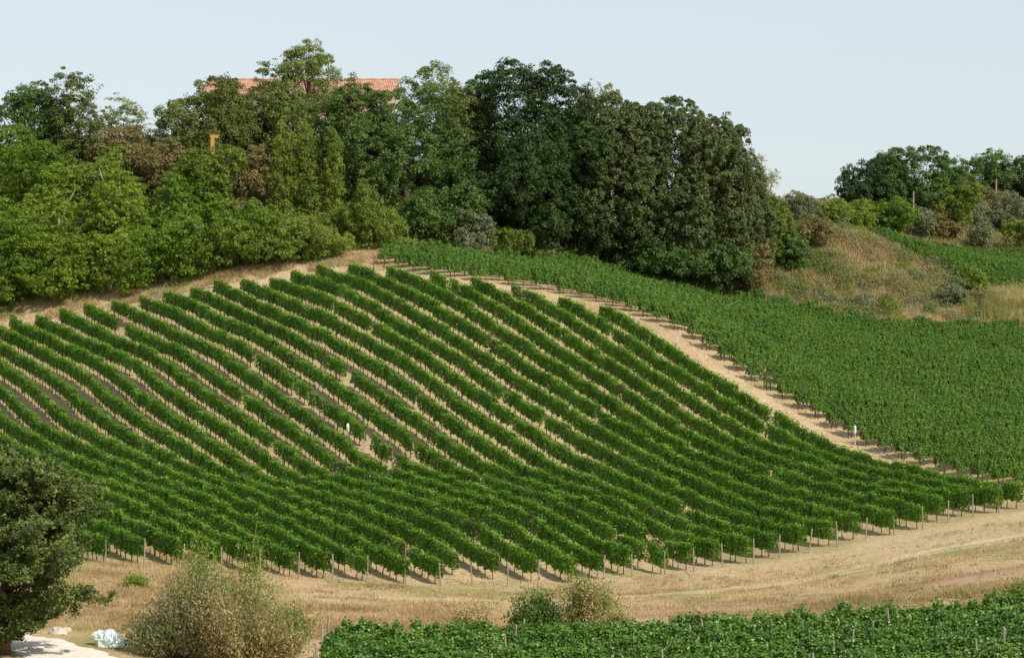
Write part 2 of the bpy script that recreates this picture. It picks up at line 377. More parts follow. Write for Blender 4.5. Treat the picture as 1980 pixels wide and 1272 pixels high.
def poly_dist(x, y, L):
    """distance to a polyline on the plan"""
    d = np.full(np.shape(x), 1e9)
    for (x0, y0), (x1, y1) in zip(L[:-1], L[1:]):
        dx, dy = x1 - x0, y1 - y0
        t = np.clip(((x - x0) * dx + (y - y0) * dy) / (dx * dx + dy * dy), 0, 1)
        d = np.minimum(d, np.hypot(x - x0 - t * dx, y - y0 - t * dy))
    return d
def inside(x, y, poly):
    x = np.asarray(x, float); y = np.asarray(y, float); r = np.zeros(x.shape, bool); n = len(poly)
    for i in range(n):
        x0, y0 = poly[i]; x1, y1 = poly[(i + 1) % n]
        c = ((y0 > y) != (y1 > y)) & (x < (x1 - x0) * (y - y0) / (y1 - y0 + 1e-12) + x0); r ^= c
    return r
def uy(L): return [((u - 990.0) / FPX * y, y) for u, y in L]

# wheel ruts on the grass lane below the vines (traced on the ground, then fixed in plan)
lane = [ground_at(u, v)[:2] for u, v in [(600,1150),(900,1160),(1150,1158),(1400,1140),(1600,1112),(1760,1075),(1900,1050),(2040,1028)]]
lane2 = [ground_at(u, v)[:2] for u, v in [(1150,1185),(1420,1178),(1650,1160),(1800,1135),(1960,1108),(2060,1090)]]
d1 = poly_dist(gx, gy, lane); d2 = poly_dist(gx, gy, lane2)
wob = 0.7 * (vnoise(gx, gy, 4.0, 9) - 0.5)
rut = np.maximum(1 - smooth(0.2, 0.8, np.abs(d1 + wob - 0.9)), 0.35 * (1 - smooth(0.3, 1.0, np.abs(d2 + wob - 0.8))))
GZ -= 0.05 * rut
# masks for the ground material: bare pale soil, red soil, green weeds, dry litter under the trees
sn = gx * NX + gy * NY                                  # position across the rows
field = inside(gx, gy, uy([(-100, 160), (2050, 168), (2050, 182), (1163, 242), (960, 250), (-100, 260)]))
head = (1 - smooth(0, 3.5, poly_dist(gx, gy, uy([(-100, 259), (400, 257), (640, 256), (760, 253), (915, 246), (1082, 240), (1180, 237)]))))
trk = (1 - smooth(2.2, 3.8, np.abs(sn - (C0 + 3.4)))) * (gy < 243) * (gy > 150)
bare = smooth(0.45, 0.7, vnoise(gx, gy, 7, 12)) * (gx > 10) * (gy > 128) * (gy < 175)
soil = np.clip(np.maximum(bare * 0.8, np.maximum(np.maximum(head, trk * 0.9), field * 0.75)) + 0.25 * (vnoise(gx, gy, 2.2, 4) - 0.5), 0, 1)
red = np.clip((1 - smooth(0.6, 2.8, np.abs(d2 + 2 * wob - 1.5))) * 0.9 + trk * 0.3 * (vnoise(gx, gy, 1.6, 6) > 0.5), 0, 1)
weed = smooth(0.52, 0.75, vnoise(gx, gy, 6, 7) * 0.6 + vnoise(gx, gy, 2, 8) * 0.4) * (1 - 0.6 * soil)
weed = np.clip(weed + 0.35 * trk * smooth(0.5, 2.0, np.abs(sn - C0)) * (1 - smooth(2.2, 3.2, np.abs(sn - C0))), 0, 1)
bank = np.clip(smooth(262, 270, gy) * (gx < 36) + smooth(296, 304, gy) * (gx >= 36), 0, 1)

ny_, nx_ = gx.shape
idx = np.arange(nx_ * ny_).reshape(ny_, nx_)
GF = np.stack([idx[:-1, :-1], idx[:-1, 1:], idx[1:, 1:], idx[1:, :-1]], -1).reshape(-1, 4)
def ground_mat():
    m, n, l = new_mat('field_ground')
    out = n.new('ShaderNodeOutputMaterial'); pb = n.new('ShaderNodeBsdfPrincipled')
    pb.inputs['Roughness'].default_value = 0.95; pb.inputs['Specular IOR Level'].default_value = 0.1
    geo = n.new('ShaderNodeNewGeometry')
    def noise(s, d=5, r=0.65):
        t = n.new('ShaderNodeTexNoise'); t.inputs['Scale'].default_value = s; t.inputs['Detail'].default_value = d; t.inputs['Roughness'].default_value = r
        l.new(geo.outputs['Position'], t.inputs['Vector']); return t.outputs['Fac']
    def ramp(src, stops):
        c = n.new('ShaderNodeValToRGB'); e = c.color_ramp.elements
        e[0].position, e[0].color = stops[0][0], (*stops[0][1], 1); e[1].position, e[1].color = stops[-1][0], (*stops[-1][1], 1)
        for p, q in stops[1:-1]: k = e.new(p); k.color = (*q, 1)
        l.new(src, c.inputs['Fac']); return c.outputs['Color']
    def mixc(f, a, b):
        x = n.new('ShaderNodeMix'); x.data_type = 'RGBA'
        l.new(f, x.inputs[0]); l.new(a, x.inputs[6]); l.new(b, x.inputs[7]); return x.outputs[2]
    def attr(nm):
        a = n.new('ShaderNodeAttribute'); a.attribute_name = nm; return a.outputs['Fac']
    fine, mid, big = noise(2.6, 8, 0.75), noise(0.7), noise(0.15)
    dry = ramp(fine, [(0.28, (0.23,0.155,0.08)), (0.42, (0.39,0.275,0.15)), (0.58, (0.53,0.39,0.22)), (0.76, (0.63,0.50,0.31))])
    soilc = ramp(fine, [(0.28, (0.32,0.225,0.125)), (0.5, (0.48,0.365,0.215)), (0.75, (0.60,0.49,0.31))])
    redc = ramp(fine, [(0.3, (0.24,0.135,0.08)), (0.7, (0.38,0.235,0.145))])
    grn = ramp(fine, [(0.3, (0.20,0.18,0.06)), (0.7, (0.38,0.33,0.14))])
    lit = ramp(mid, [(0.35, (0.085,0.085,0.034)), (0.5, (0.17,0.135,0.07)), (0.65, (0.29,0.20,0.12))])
    c = mixc(attr('soil'), dry, soilc); c = mixc(attr('weed'), c, grn); c = mixc(attr('red'), c, redc)
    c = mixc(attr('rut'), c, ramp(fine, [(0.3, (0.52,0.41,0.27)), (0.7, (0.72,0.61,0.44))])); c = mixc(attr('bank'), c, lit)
    l.new(c, pb.inputs['Base Color'])
    b = n.new('ShaderNodeBump'); b.inputs['Strength'].default_value = 1.0; b.inputs['Distance'].default_value = 0.16
    l.new(noise(2.2, 6, 0.7), b.inputs['Height']); l.new(b.outputs[0], pb.inputs['Normal'])
    l.new(pb.outputs[0], out.inputs['Surface']); return m
gme = np_mesh('ground', np.stack([gx.ravel(), gy.ravel(), GZ.ravel()], 1), GF, ground_mat(), smooth_shade=True)
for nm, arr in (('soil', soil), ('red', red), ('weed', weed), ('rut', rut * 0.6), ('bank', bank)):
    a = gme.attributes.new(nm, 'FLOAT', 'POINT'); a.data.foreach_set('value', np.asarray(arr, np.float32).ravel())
ground = link('ground', gme); ground['kind'] = 'structure'

# pale gravel road in the lower left corner, a sheet draped just above the ground
rl = [ground_at(u, v)[:2] for u, v in [(-60,1215),(60,1240),(180,1290)]]
road_c = [(-39.0, 131.5), (-30.0, 125.0), (-25.5, 121.2), (-21.2, 116.5), (-15.5, 106.0), (-11.0, 95.0)]
rv, rf = [], []
NR = 60
for i in range(NR + 1):
    t = i / NR * (len(road_c) - 1); k = min(int(t), len(road_c) - 2); f = t - k
    p = Vector(road_c[k]).lerp(Vector(road_c[k+1]), f); d = (Vector(road_c[k+1]) - Vector(road_c[k])).normalized(); nrm = Vector((-d.y, d.x))
    for q in range(9):
        w = (q / 8 - 0.5) * (5.2 + 0.5 * math.sin(i * 0.9) + 0.3 * math.sin(i * 2.3))
        x, y = p.x + nrm.x * w, p.y + nrm.y * w
        rv.append((x, y, h1(x, y) + (0.03 if 0 < q < 8 else -0.05)))
for i in range(NR):
    for q in range(8):
        a = i * 9 + q; rf.append((a, a + 1, a + 10, a + 9))
M['gravel'] = rough_mat('white_gravel', (0.62,0.55,0.45), (0.80,0.74,0.64), 2.5, 0.95, bump=0.4)
road = link('gravel_road', np_mesh('gravel_road', rv, rf, M['gravel'], smooth_shade=True)); road['kind'] = 'structure'

# ------------------------------------------------------------------ leaves
def leaf_quads(Pc, Nn, size, r, aspect=0.62, up=None, updir=None):
    """one rhombic leaf per point: centre Pc, normal Nn, length size -> verts, quads"""
    n = len(Pc)
    Nn = Nn / (np.linalg.norm(Nn, axis=1, keepdims=True) + 1e-9)
    t = r.normal(size=(n, 3)) if updir is None else updir + 0.35 * r.normal(size=(n, 3))
    T = t - (t * Nn).sum(1, keepdims=True) * Nn; T /= (np.linalg.norm(T, axis=1, keepdims=True) + 1e-9)
    B = np.cross(Nn, T); s = np.asarray(size).reshape(-1, 1) * 0.5; w = s * aspect
    V = np.stack([Pc - T * s, Pc + B * w - T * s * 0.15, Pc + T * s, Pc - B * w - T * s * 0.15], 1).reshape(-1, 3)
    return V, np.arange(4 * n).reshape(-1, 4)
def leaf_tris(Pc, Nn, size, r, aspect=0.8, updir=None):
    n = len(Pc)
    Nn = Nn / (np.linalg.norm(Nn, axis=1, keepdims=True) + 1e-9)
    t = r.normal(size=(n, 3)) if updir is None else updir + 0.35 * r.normal(size=(n, 3))
    T = t - (t * Nn).sum(1, keepdims=True) * Nn; T /= (np.linalg.norm(T, axis=1, keepdims=True) + 1e-9)
    B = np.cross(Nn, T); s = np.asarray(size).reshape(-1, 1) * 0.5; w = s * aspect
    V = np.stack([Pc - T * s + B * w, Pc + T * s, Pc - T * s - B * w], 1).reshape(-1, 3)
    return V, np.arange(3 * n).reshape(-1, 3)
def unit(r, n):
    d = r.normal(size=(n, 3)); return d / np.linalg.norm(d, axis=1, keepdims=True)

# ------------------------------------------------------------------ vines
def vine_mesh(name, seed, mat, shoots=10, n=760, leaf=0.15, length=1.2, h0=0.5, h1_=1.86, halfw=0.27, ragged=0.10):
    """one trained vine along x: a leafy wall of shoots, open below the cordon"""
    r = np.random.default_rng(seed)
    xk = (np.arange(shoots) + r.uniform(0.1, 0.9, shoots)) / shoots * length - length / 2
    tk = h1_ + r.normal(size=shoots) * ragged; bk = h0 + r.uniform(-0.14, 0.12, shoots); wk = r.uniform(0.72, 1.22, (shoots, 2)); ck = r.uniform(0.08, 0.42, shoots)
    k = r.integers(0, shoots, n); face = r.choice(4, n, p=[0.35, 0.35, 0.18, 0.12])
    t = r.uniform(0, 1, n); sd = np.where(face == 0, -1.0, 1.0)
    bulge = 0.82 + 0.22 * np.sin(t * 5.0 + k * 1.7 + seed)
    y = sd * halfw * wk[k, (face == 1).astype(int)] * bulge * (1 - 0.35 * t ** 3) + r.normal(size=n) * 0.045
    y = np.where(face == 2, r.uniform(-0.85, 0.85, n) * halfw, np.where(face == 3, r.uniform(-0.7, 0.7, n) * halfw, y))
    z = bk[k] + (tk[k] - bk[k]) * t
    z = np.where(face == 2, tk[k] - 0.25 * (np.abs(y) / halfw) ** 2 + r.normal(size=n) * 0.06, z)
    x = xk[k] + r.normal(size=n) * 0.075
    st = r.random(n) < 0.03                                   # stray shoots above and beside the wall
    z = np.where(st, tk[k] + r.uniform(0.0, 0.28, n), z); y = np.where(st, y * 1.25, y)
    Nn = np.stack([r.normal(size=n) * 0.4, np.where(face < 2, sd, 0) + r.normal(size=n) * 0.35, np.where(face < 2, 0.3, 1.0) + r.normal(size=n) * 0.35], 1)
    V, F = leaf_quads(np.stack([x, y, z], 1), Nn, leaf * r.uniform(0.7, 1.3, n), r, 0.9)
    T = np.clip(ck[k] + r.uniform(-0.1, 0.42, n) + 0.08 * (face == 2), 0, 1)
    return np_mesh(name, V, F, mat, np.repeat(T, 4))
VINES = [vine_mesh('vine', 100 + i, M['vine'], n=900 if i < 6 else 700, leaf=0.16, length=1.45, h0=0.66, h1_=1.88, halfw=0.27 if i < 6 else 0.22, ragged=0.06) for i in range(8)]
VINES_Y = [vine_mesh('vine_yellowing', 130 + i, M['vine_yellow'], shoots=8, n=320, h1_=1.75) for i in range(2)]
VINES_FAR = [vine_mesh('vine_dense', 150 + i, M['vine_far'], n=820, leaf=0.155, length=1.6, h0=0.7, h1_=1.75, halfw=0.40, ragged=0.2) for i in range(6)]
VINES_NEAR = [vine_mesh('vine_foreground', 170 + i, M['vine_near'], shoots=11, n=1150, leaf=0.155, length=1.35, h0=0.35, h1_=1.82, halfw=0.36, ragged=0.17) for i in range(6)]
def trunk_mesh(seed):
    random.seed(seed); b = MB(); x = y = 0.0; pts_, rad = [], []
    for k in range(5):
        pts_.append((x, y, k * 0.21 - 0.08)); rad.append(0.045 - 0.005 * k)
        x += random.uniform(-0.05, 0.05); y += random.uniform(-0.03, 0.03)
    b.tube(pts_, rad, 5, wob=0.2)
    b.tube([pts_[-1], (x + 0.3, y, 0.84)], [0.022, 0.014], 4); b.tube([pts_[-1], (x - 0.3, y, 0.82)], [0.022, 0.014], 4)
    return b.mesh('vine_trunk', M['vine_wood'], True)
VTRUNK = [trunk_mesh(i) for i in range(4)]
def post_mesh(seed, h, r_, mat):
    random.seed(seed); b = MB()
    b.tube([(0, 0, -0.25), (0.01, 0, 0.5 * h), (random.uniform(-0.03, 0.03), random.uniform(-0.03, 0.03), h - 0.015), (random.uniform(-0.03, 0.03), 0, h)], [r_, r_ * 0.96, r_ * 0.9, r_ * 0.7], 7, wob=0.06)
    return b.mesh('post', mat, False)
POSTS = [post_mesh(i, 1.72 + 0.05 * i, 0.04, M['post']) for i in range(3)]
END_POSTS = [post_mesh(10 + i, 1.72 + 0.1 * i, 0.055, M['post']) for i in range(3)]
DARK_POSTS = [post_mesh(30 + i, 1.25 + 0.1 * i, 0.05, M['vine_wood']) for i in range(3)]
NEAR_POSTS = [post_mesh(20 + i, 2.0 + 0.1 * i, 0.06, M['post']) for i in range(3)]

ORD = ['first','second','third','fourth','fifth','sixth','seventh','eighth','ninth','tenth','eleventh','twelfth','thirteenth','fourteenth','fifteenth','sixteenth',
       'seventeenth','eighteenth','nineteenth','twentieth','twenty-first','twenty-second','twenty-third','twenty-fourth','twenty-fifth','twenty-sixth','twenty-seventh',
       'twenty-eighth','twenty-ninth','thirtieth','thirty-first','thirty-second','thirty-third','thirty-fourth','thirty-fifth','thirty-sixth','thirty-seventh','thirty-eighth',
       'thirty-ninth','fortieth','forty-first','forty-second','forty-third','forty-fourth','forty-fifth','forty-sixth','forty-seventh','forty-eighth','forty-ninth','fiftieth']
def child(parent, name, me, loc, rot=(0, 0, 0), scale=None):
    o = bpy.data.objects.new(name, me); COL.objects.link(o); o.parent = parent
    o.location = loc; o.rotation_euler = rot
    if scale is not None: o.scale = scale
    return o
def vine_row(p0, p1, label, group, meshes, step=1.05, post_every=5.5, end_mesh=None, mid_mesh=None, skip=None, trunks='all', thin=0.012, yellow=0.0, r=rng, both_ends=True, hscale=1.0):
    """a row of vines and posts from p0 (upper end) to p1 (lower end), standing on the ground"""
    p0, p1 = Vector(p0), Vector(p1); L = (p1 - p0).length; d = (p1 - p0) / L
    yaw = math.atan2(d.y, d.x)
    bz = h1(p1.x, p1.y)
    root = thing('vine_row', label, 'vine row', (p1.x, p1.y, bz), 0.0, group)
    n = max(1, int(L / step)); s = 0.5 + np.arange(n) * step + r.uniform(-0.1, 0.1, n)
    xs, ys = p0.x + d.x * s, p0.y + d.y * s; zs = H(xs, ys)
    za = H(xs + d.x * 0.8, ys + d.y * 0.8); zb = H(xs - d.x * 0.8, ys - d.y * 0.8)
    pitch = np.arctan2(zb - za, 1.6)
    for i in range(n):
        if s[i] > L - 0.25: continue
        x, y, z = float(xs[i]), float(ys[i]), float(zs[i])
        u = 990 + FPX * x / y
        if skip is not None and skip(u): continue
        if 2 < i < n - 3 and r.random() < thin: continue
        flip = r.random() < 0.5
        me = VINES_Y[r.integers(2)] if r.random() < yellow else meshes[r.integers(len(meshes))]
        pr = 0.7 * float(pitch[i])
        rot = (float(r.normal() * 0.04), -pr if flip else pr, yaw + (math.pi if flip else 0) + float(r.normal() * 0.05))
        v = child(root, 'vine', me, (x - p1.x, y - p1.y, z - bz), rot, (float(r.uniform(0.95, 1.1)), float(r.uniform(0.88, 1.12)), float(r.uniform(0.87, 1.07)) * hscale))
        if trunks == 'all' or (trunks == 'start' and s[i] < 4.0):
            child(v, 'trunk', VTRUNK[r.integers(4)], (float(r.uniform(-0.2, 0.2)), 0, 0))
    for k in range(int(L / post_every) + 1):
        t = L - 0.1 - k * post_every
        if t < 1: break
        x, y = p0.x + d.x * t, p0.y + d.y * t
        me = (end_mesh or END_POSTS)[r.integers(3)] if k == 0 and both_ends else (mid_mesh or POSTS)[r.integers(3)]
        lean = 0.06 if k == 0 else 0.025
        child(root, 'post', me, (x - p1.x, y - p1.y, h1(x, y) - bz), (float(r.normal() * 0.03), float(r.normal() * 0.03 + (lean if k == 0 else 0)), float(r.uniform(0, 6))))
    if both_ends:
        x, y = p0.x + d.x * 0.1, p0.y + d.y * 0.1
        child(root, 'post', (end_mesh or END_POSTS)[r.integers(3)], (x - p1.x, y - p1.y, h1(x, y) - bz), (float(r.normal() * 0.04), float(r.normal() * 0.04), 0))
    return root

# striped vineyard on the slope
SKIP = {4: [(861, 873)], 8: [(655,661)], 9: [(712, 720)], 13: [(556, 562), (580, 587), (1236, 1254)], 14: [(568, 576), (594, 600), (704, 714)], 12: [(610, 616)], 15: [(700, 706)],
        16: [(228, 247)], 18: [(960, 972)], 19: [(884, 904)], 20: [(784, 800)], 22: [(676, 684)], 17: [(1000, 1009)], 11: [(1300,1308)], 0: [(1890,1897),(1925,1932)]}
for j in range(33):
    u1 = [f[1] for f in FOOT if f[0] == j][0]
    u0 = TOPEND[j] if j < 20 else -70.0
    if u1 < u0 + 10: continue
    c = row_c(j); a, b = on_row(c, u0), on_row(c, u1)
    gaps = SKIP.get(j, [])
    rare = 0.018 if 12 <= j <= 15 else 0.012
    vine_row(a, b, ('vine row running right along the bare dirt track on the striped slope' if j == 0 else '%s vine row left of the bare dirt track on the striped slope' % ORD[j]),
             'vine rows of the striped slope', VINES, skip=(lambda u, g=gaps: any(p <= u <= q for p, q in g)), thin=rare, yellow=0.035 if j in (12,13,14,16,17) else 0.012)

# dense vineyard right of the track: rows run away from the track
RF = uy([(735,258),(820,253),(900,250),(1000,249),(1100,246),(1200,240),(1290,233.5)]) + [on_row(CTRACK - 0.3, u) for u in (1310,1400,1500,1600,1700,1800,1900,2010)] \
     + uy([(2060,200),(2060,291),(1750,290),(1600,296),(1470,299),(1330,297),(1200,289),(1060,282),(900,272),(740,261)])
rows_r = []
for k in range(-120, 10):
    bx, by = NX * CTRACK + DX * k * 2.5, NY * CTRACK + DY * k * 2.5
    t = np.arange(-60, 140, 0.5); X, Y = bx + NX * t, by + NY * t
    ins = inside(X, Y, RF)
    if ins.sum() < 6: continue
    w = np.nonzero(ins)[0]; ta, tb = t[w[0]], t[w[-1]]
    rows_r.append(((bx + NX * ta, by + NY * ta), (bx + NX * tb, by + NY * tb)))
rows_r.reverse()
for k, (a, b) in enumerate(rows_r):
    # upper end first; the end on the track carries the trunks that show
    vine_row(a, b, '%s vine row counted from the bottom of the dense vineyard right of the track' % ORD[min(k, 49)],
             'vine rows of the dense vineyard', VINES_FAR, step=1.25, post_every=7.5, trunks='start', thin=0.02, yellow=0.02, end_mesh=DARK_POSTS, mid_mesh=DARK_POSTS)

# small vineyard high on the right, above the dry bank
UF = uy([(1672,326),(1720,316.5),(1800,311),(1880,306.5),(1920,304.5),(2060,303.5),(2060,343),(1850,344),(1750,343),(1690,336)])
rows_u = []
for y in np.arange(301, 346, 2.5):
    t = np.arange(40, 110, 0.5); X, Y = t, y + 0.10 * (t - 60)
    ins = inside(X, Y, UF)
    if ins.sum() < 8: continue
    w = np.nonzero(ins)[0]; rows_u.append(((X[w[-1]], Y[w[-1]]), (X[w[0]], Y[w[0]])))
for k, (a, b) in enumerate(rows_u):
    vine_row(a, b, '%s vine row from the bottom in the small vineyard above the dry brush bank' % ORD[k],
             'vine rows of the upper right vineyard', VINES_FAR, step=1.25, post_every=7.0, trunks='start', thin=0.01, end_mesh=DARK_POSTS, mid_mesh=DARK_POSTS)

# foreground vineyard along the lower edge
near = [(110.5, 1), (113.3, 1), (116.1, 1), (118.9, 1), (121.7, 1), (124.5, 1)]
NEARW = ['nearest', 'second nearest', 'third nearest', 'fourth nearest', 'fifth nearest', 'farthest']
for k, (y, _) in enumerate(near):
    xl = (600 + 6 * k - 990) / FPX * y; xr = (2180 - 990) / FPX * y
    sl = 0.045
    vine_row((xr, y + sl * (xr - xl) + 0.6), (xl, y), '%s vine row of the foreground vineyard along the lower edge' % NEARW[k],
             'vine rows of the foreground vineyard', VINES_NEAR, step=1.0, post_every=8.2 + 0.5 * k, end_mesh=NEAR_POSTS, mid_mesh=NEAR_POSTS, thin=0.02, yellow=0.015, hscale=0.86)

# ------------------------------------------------------------------ trees and shrubs
STYLE = {   # leaf material, clump radius (m), clump flattening, leaf length (m), cover, how deep leaves reach in, ragged outline, bark
 'oak_dark': ('oak_dark', 0.85, 0.75, 0.248, 2.04, 0.55, 0.22, 'bark'),
 'oak':      ('oak', 0.85, 0.7, 0.248, 1.95, 0.5, 0.22, 'bark'),
 'holm':     ('holm', 0.60, 0.95, 0.248, 2.98, 0.7, 0.04, 'bark'),
 'olive_oak':('olive_oak', 0.95, 0.85, 0.219, 1.95, 0.6, 0.18, 'bark'),
 'robinia':  ('robinia', 0.65, 0.5, 0.265, 1.53, 0.35, 0.42, 'bark_pale'),
 'bright':   ('bright', 0.62, 0.6, 0.256, 1.61, 0.4, 0.42, 'bark'),
 'mid':      ('mid', 0.6, 0.7, 0.248, 1.61, 0.45, 0.42, 'bark'),
 'ivy':      ('ivy', 0.55, 1.1, 0.183, 1.95, 0.6, 0.42, 'bark_red'),
 'pale':     ('pale', 0.65, 0.5, 0.210, 0.64, 0.2, 0.35, 'bark_pale'),
 'sparse':   ('olive_oak', 0.75, 0.6, 0.210, 0.85, 0.2, 0.35, 'bark'),
 'brown':    ('brown', 0.7, 0.7, 0.210, 1.44, 0.4, 0.28, 'bark_red'),
 'grey':     ('grey', 0.6, 0.8, 0.183, 1.70, 0.5, 0.2, 'bark'),
 'pine':     ('pine', 0.85, 0.8, 0.375, 1.61, 0.4, 0.25, 'bark_red'),
}
def crown_mesh(r, R, style, cover_mul=1.0, tri=True, leaf_mul=1.0, flat=0.75):
    """leaves of a crown whose centre is the origin, radii R; returns mesh and clump centres"""
    mat, cr, cf, ll, cover, deep, rag, bark = STYLE[style]
    R = np.array(R, float); ll = ll * leaf_mul
    ex = 1.6; a, b, c = R
    area = 4 * math.pi * (((a*b)**ex + (a*c)**ex + (b*c)**ex) / 3) ** (1 / ex)
    cr = min(cr, 0.42 * min(R))
    ncl = int(max(16, area / (cr * cr * 1.9)))
    # boughs: a handful of big rounded masses fill the outline, the leaf clumps sit on the boughs
    R = R * 1.1; nb = int(np.clip(area / (min(R) ** 2) * 1.1, 14, 40)) if style not in ('holm',) else 40
    bd = unit(r, nb * 3); bd[:, 2] = np.where(bd[:, 2] < -flat, -flat * 0.8, bd[:, 2])
    keep = [0]
    for q in range(1, len(bd)):
        if len(keep) < nb and np.min(np.linalg.norm(bd[keep] - bd[q], axis=1)) > 0.36: keep.append(q)
    bd = bd[keep]; nb = len(bd)
    br = (0.34 if style != 'holm' else 0.30) * r.uniform(0.75, 1.2, nb)
    bc = bd * (1.0 - br + rag * r.uniform(-0.8, 0.5, nb))[:, None]           # unit-sphere space
    bc = np.vstack([bc, [[0, 0, 0]]]); br = np.append(br, 0.62)
    w = br ** 2; w[-1] *= 0.9; w /= w.sum()
    q = r.choice(len(br), ncl * 2, p=w)
    d = unit(r, ncl * 2) + 0.35 * np.vstack([bd, [[0, 0, 0.2]]])[q]; d /= np.linalg.norm(d, axis=1, keepdims=True)
    rad = np.where(r.random(len(d)) < 0.8, r.uniform(0.85, 1.0, len(d)), r.uniform(0.4, 0.85, len(d)))
    C = (bc[q] + d * (br[q] * rad)[:, None]) * (R - cr * 0.55)
    C += r.normal(size=C.shape) * cr * 0.2
    crr = cr * r.uniform(0.55, 1.25, len(C)); bt = r.uniform(0.0, 0.3, len(br)); ct = bt[q] + r.uniform(0.02, 0.36, len(C))
    n = int(cover * cover_mul * area * 1.5 / (ll * ll * 0.4))
    k = r.integers(0, len(C), n)
    k = k[(C[k, 1] < 0.2 * R[1]) | (r.random(n) < (0.55 if style == 'holm' else 0.25))]; n = len(k)      # the sheltered back is thinner
    e = unit(r, n); out = d[k]
    e = e + 0.5 * out + np.array([0, 0, 0.5]); e /= np.linalg.norm(e, axis=1, keepdims=True)
    rr = crr[k] * r.uniform(deep * 0.6, 1.0, n) ** 0.6
    Pc = C[k] + e * np.stack([rr, rr, rr * cf], 1)
    lo, hi = np.percentile(Pc, 0.7, axis=0), np.percentile(Pc, 99.3, axis=0)      # fit the crown to its measured size
    R0 = R / 1.1; Pc = (Pc - (lo + hi) / 2) * (2 * R0 / (hi - lo)); C = (C - (lo + hi) / 2) * (2 * R0 / (hi - lo))
    Nn = e + 0.75 * r.normal(size=(n, 3)) + np.array([0, 0, 0.35])
    if style == 'pine':
        V, F = leaf_tris(Pc, Nn, ll * r.uniform(0.7, 1.3, n), r, 0.34, updir=e + np.array([0, 0, 0.5]))
    else:
        V, F = leaf_tris(Pc, Nn, ll * r.uniform(0.65, 1.35, n), r, 0.85)
    T = np.clip(ct[k] + r.uniform(-0.1, 0.42, n), 0, 1)
    return np_mesh('crown', V, F, M[mat], np.repeat(T, 3)), C
def trunk_for(r, h_base, R, C, rad, bark, lean=0.0, forks=9):
    """tapered trunk with limbs reaching into the crown; base at z = 0, crown centre at h_base"""
    b = MB(); top = h_base + 0.25 * R[2]
    random.seed(int(r.integers(1e6)))
    pts_ = [(0, 0, -0.4)]
    for i in range(1, 6):
        t = i / 5; pts_.append((lean * t + random.uniform(-1, 1) * 0.12 * R[0] * t * 0.6, random.uniform(-1, 1) * 0.1 * R[0] * t * 0.6, top * t))
    b.tube(pts_, [rad * (1.25 - 1.0 * i / 5) for i in range(6)], 8, wob=0.08)
    pick = r.choice(len(C), min(forks, len(C)), replace=False)
    for q in pick:
        t = random.uniform(0.42, 0.95); i = min(4, int(t * 5)); f = t * 5 - i
        s = Vector(pts_[i]).lerp(Vector(pts_[i + 1]), f); e = Vector((C[q][0], C[q][1], C[q][2] + h_base))
        if e.z < s.z - 0.4 * R[2]: continue
        mdl = s.lerp(e, 0.5) + Vector((random.uniform(-0.1, 0.1) * R[0], random.uniform(-0.1, 0.1) * R[0], 0.08 * R[2]))
        r0 = rad * (1.15 - 0.95 * t) * 0.75
        b.tube([s, mdl, e], [r0, r0 * 0.6, r0 * 0.2], 5)
    return b.mesh('trunk', M[bark], True)
def tree(kind, u, y, vtop, vbot, wpx, style, label, cat='tree', name=None, seed=None, depth=None, cover=1.0, trunk_r=None, group=None, zbase=None, lean=0.0, flat=0.75, leaf_mul=1.0):
    """plant standing on the ground at distance y, crown between picture rows vtop and vbot at that distance"""
    r = np.random.default_rng(seed if seed is not None else int(u * 7 + y * 13 + vtop))
    x = (u - 990.0) / FPX * y; zb = h1(x, y)
    zt = -(vtop - HOR) / FPX * y; zc = -(vbot - HOR) / FPX * y
    zc = max(zc, zb - 0.15) if kind == 'shrub' else zc
    if zt < zb + 0.6: zt = zb + 0.6
    if zc > zt - 0.5: zc = zt - 0.5
    a = wpx / 2 / FPX * y; c = (zt - zc) / 2; bdep = depth if depth else 0.85 * a
    R = (a, bdep, c)
    me, C = crown_mesh(r, R, style, cover, flat=flat, leaf_mul=leaf_mul)
    hc = (zt + zc) / 2 - zb
    root = thing(name or ('tree' if kind == 'tree' else 'shrub'), label, cat, (x, y, zb), 0.0, group)
    link('crown' if kind == 'tree' else 'foliage', me, root, (0, 0, hc))
    tr = trunk_r if trunk_r else max(0.05, min(0.5, 0.045 * (zt - zb)))
    link('trunk' if kind == 'tree' else 'stem', trunk_for(r, hc, R, C, tr, STYLE[style][7], lean, 9 if kind == 'tree' else 6), root)
    return root

T, S = 'tree', 'shrub'
# back of the left ridge
tree(T, 62, 291, 165, 330, 160, 'oak', 'dark leafy tree at the top of the far left ridge against the sky', name='oak_tree')
tree(T, 155, 287, 142, 330, 120, 'sparse', 'tallest olive green tree left of the house with a ragged top', name='ragged_tree', cover=1.6)
tree(T, 240, 291, 190, 320, 96, 'pale', 'sparse pale yellow tree between the ragged tree and the lamp post', name='sparse_tree', cover=1.1)
tree(T, 285, 290, 252, 335, 80, 'grey', 'small grey green tree just left of the dark lamp post', name='small_tree')
tree(T, 402, 288, 152, 320, 184, 'olive_oak', 'olive green tree in front of the left end of the house', name='oak_tree')
tree(S, 452, 288, 160, 330, 90, 'olive_oak', 'olive shrubby tree against the left stretch of red roof', name='oak_tree', cat='tree')
tree(T, 512, 291, 126, 300, 130, 'sparse', 'thin topped tree between the two visible stretches of red roof, left of the pine', name='thin_tree', cover=1.6)
tree(T, 597, 294, 80, 230, 118, 'pine', 'feathery rounded pine that rises above the house roof', name='pine_tree', trunk_r=0.32, cover=2.2, depth=4.5)
tree(T, 572, 289, 170, 320, 225, 'pine', 'broad low pine spreading below the tall feathery one', name='pine_tree', trunk_r=0.3, cover=1.5)
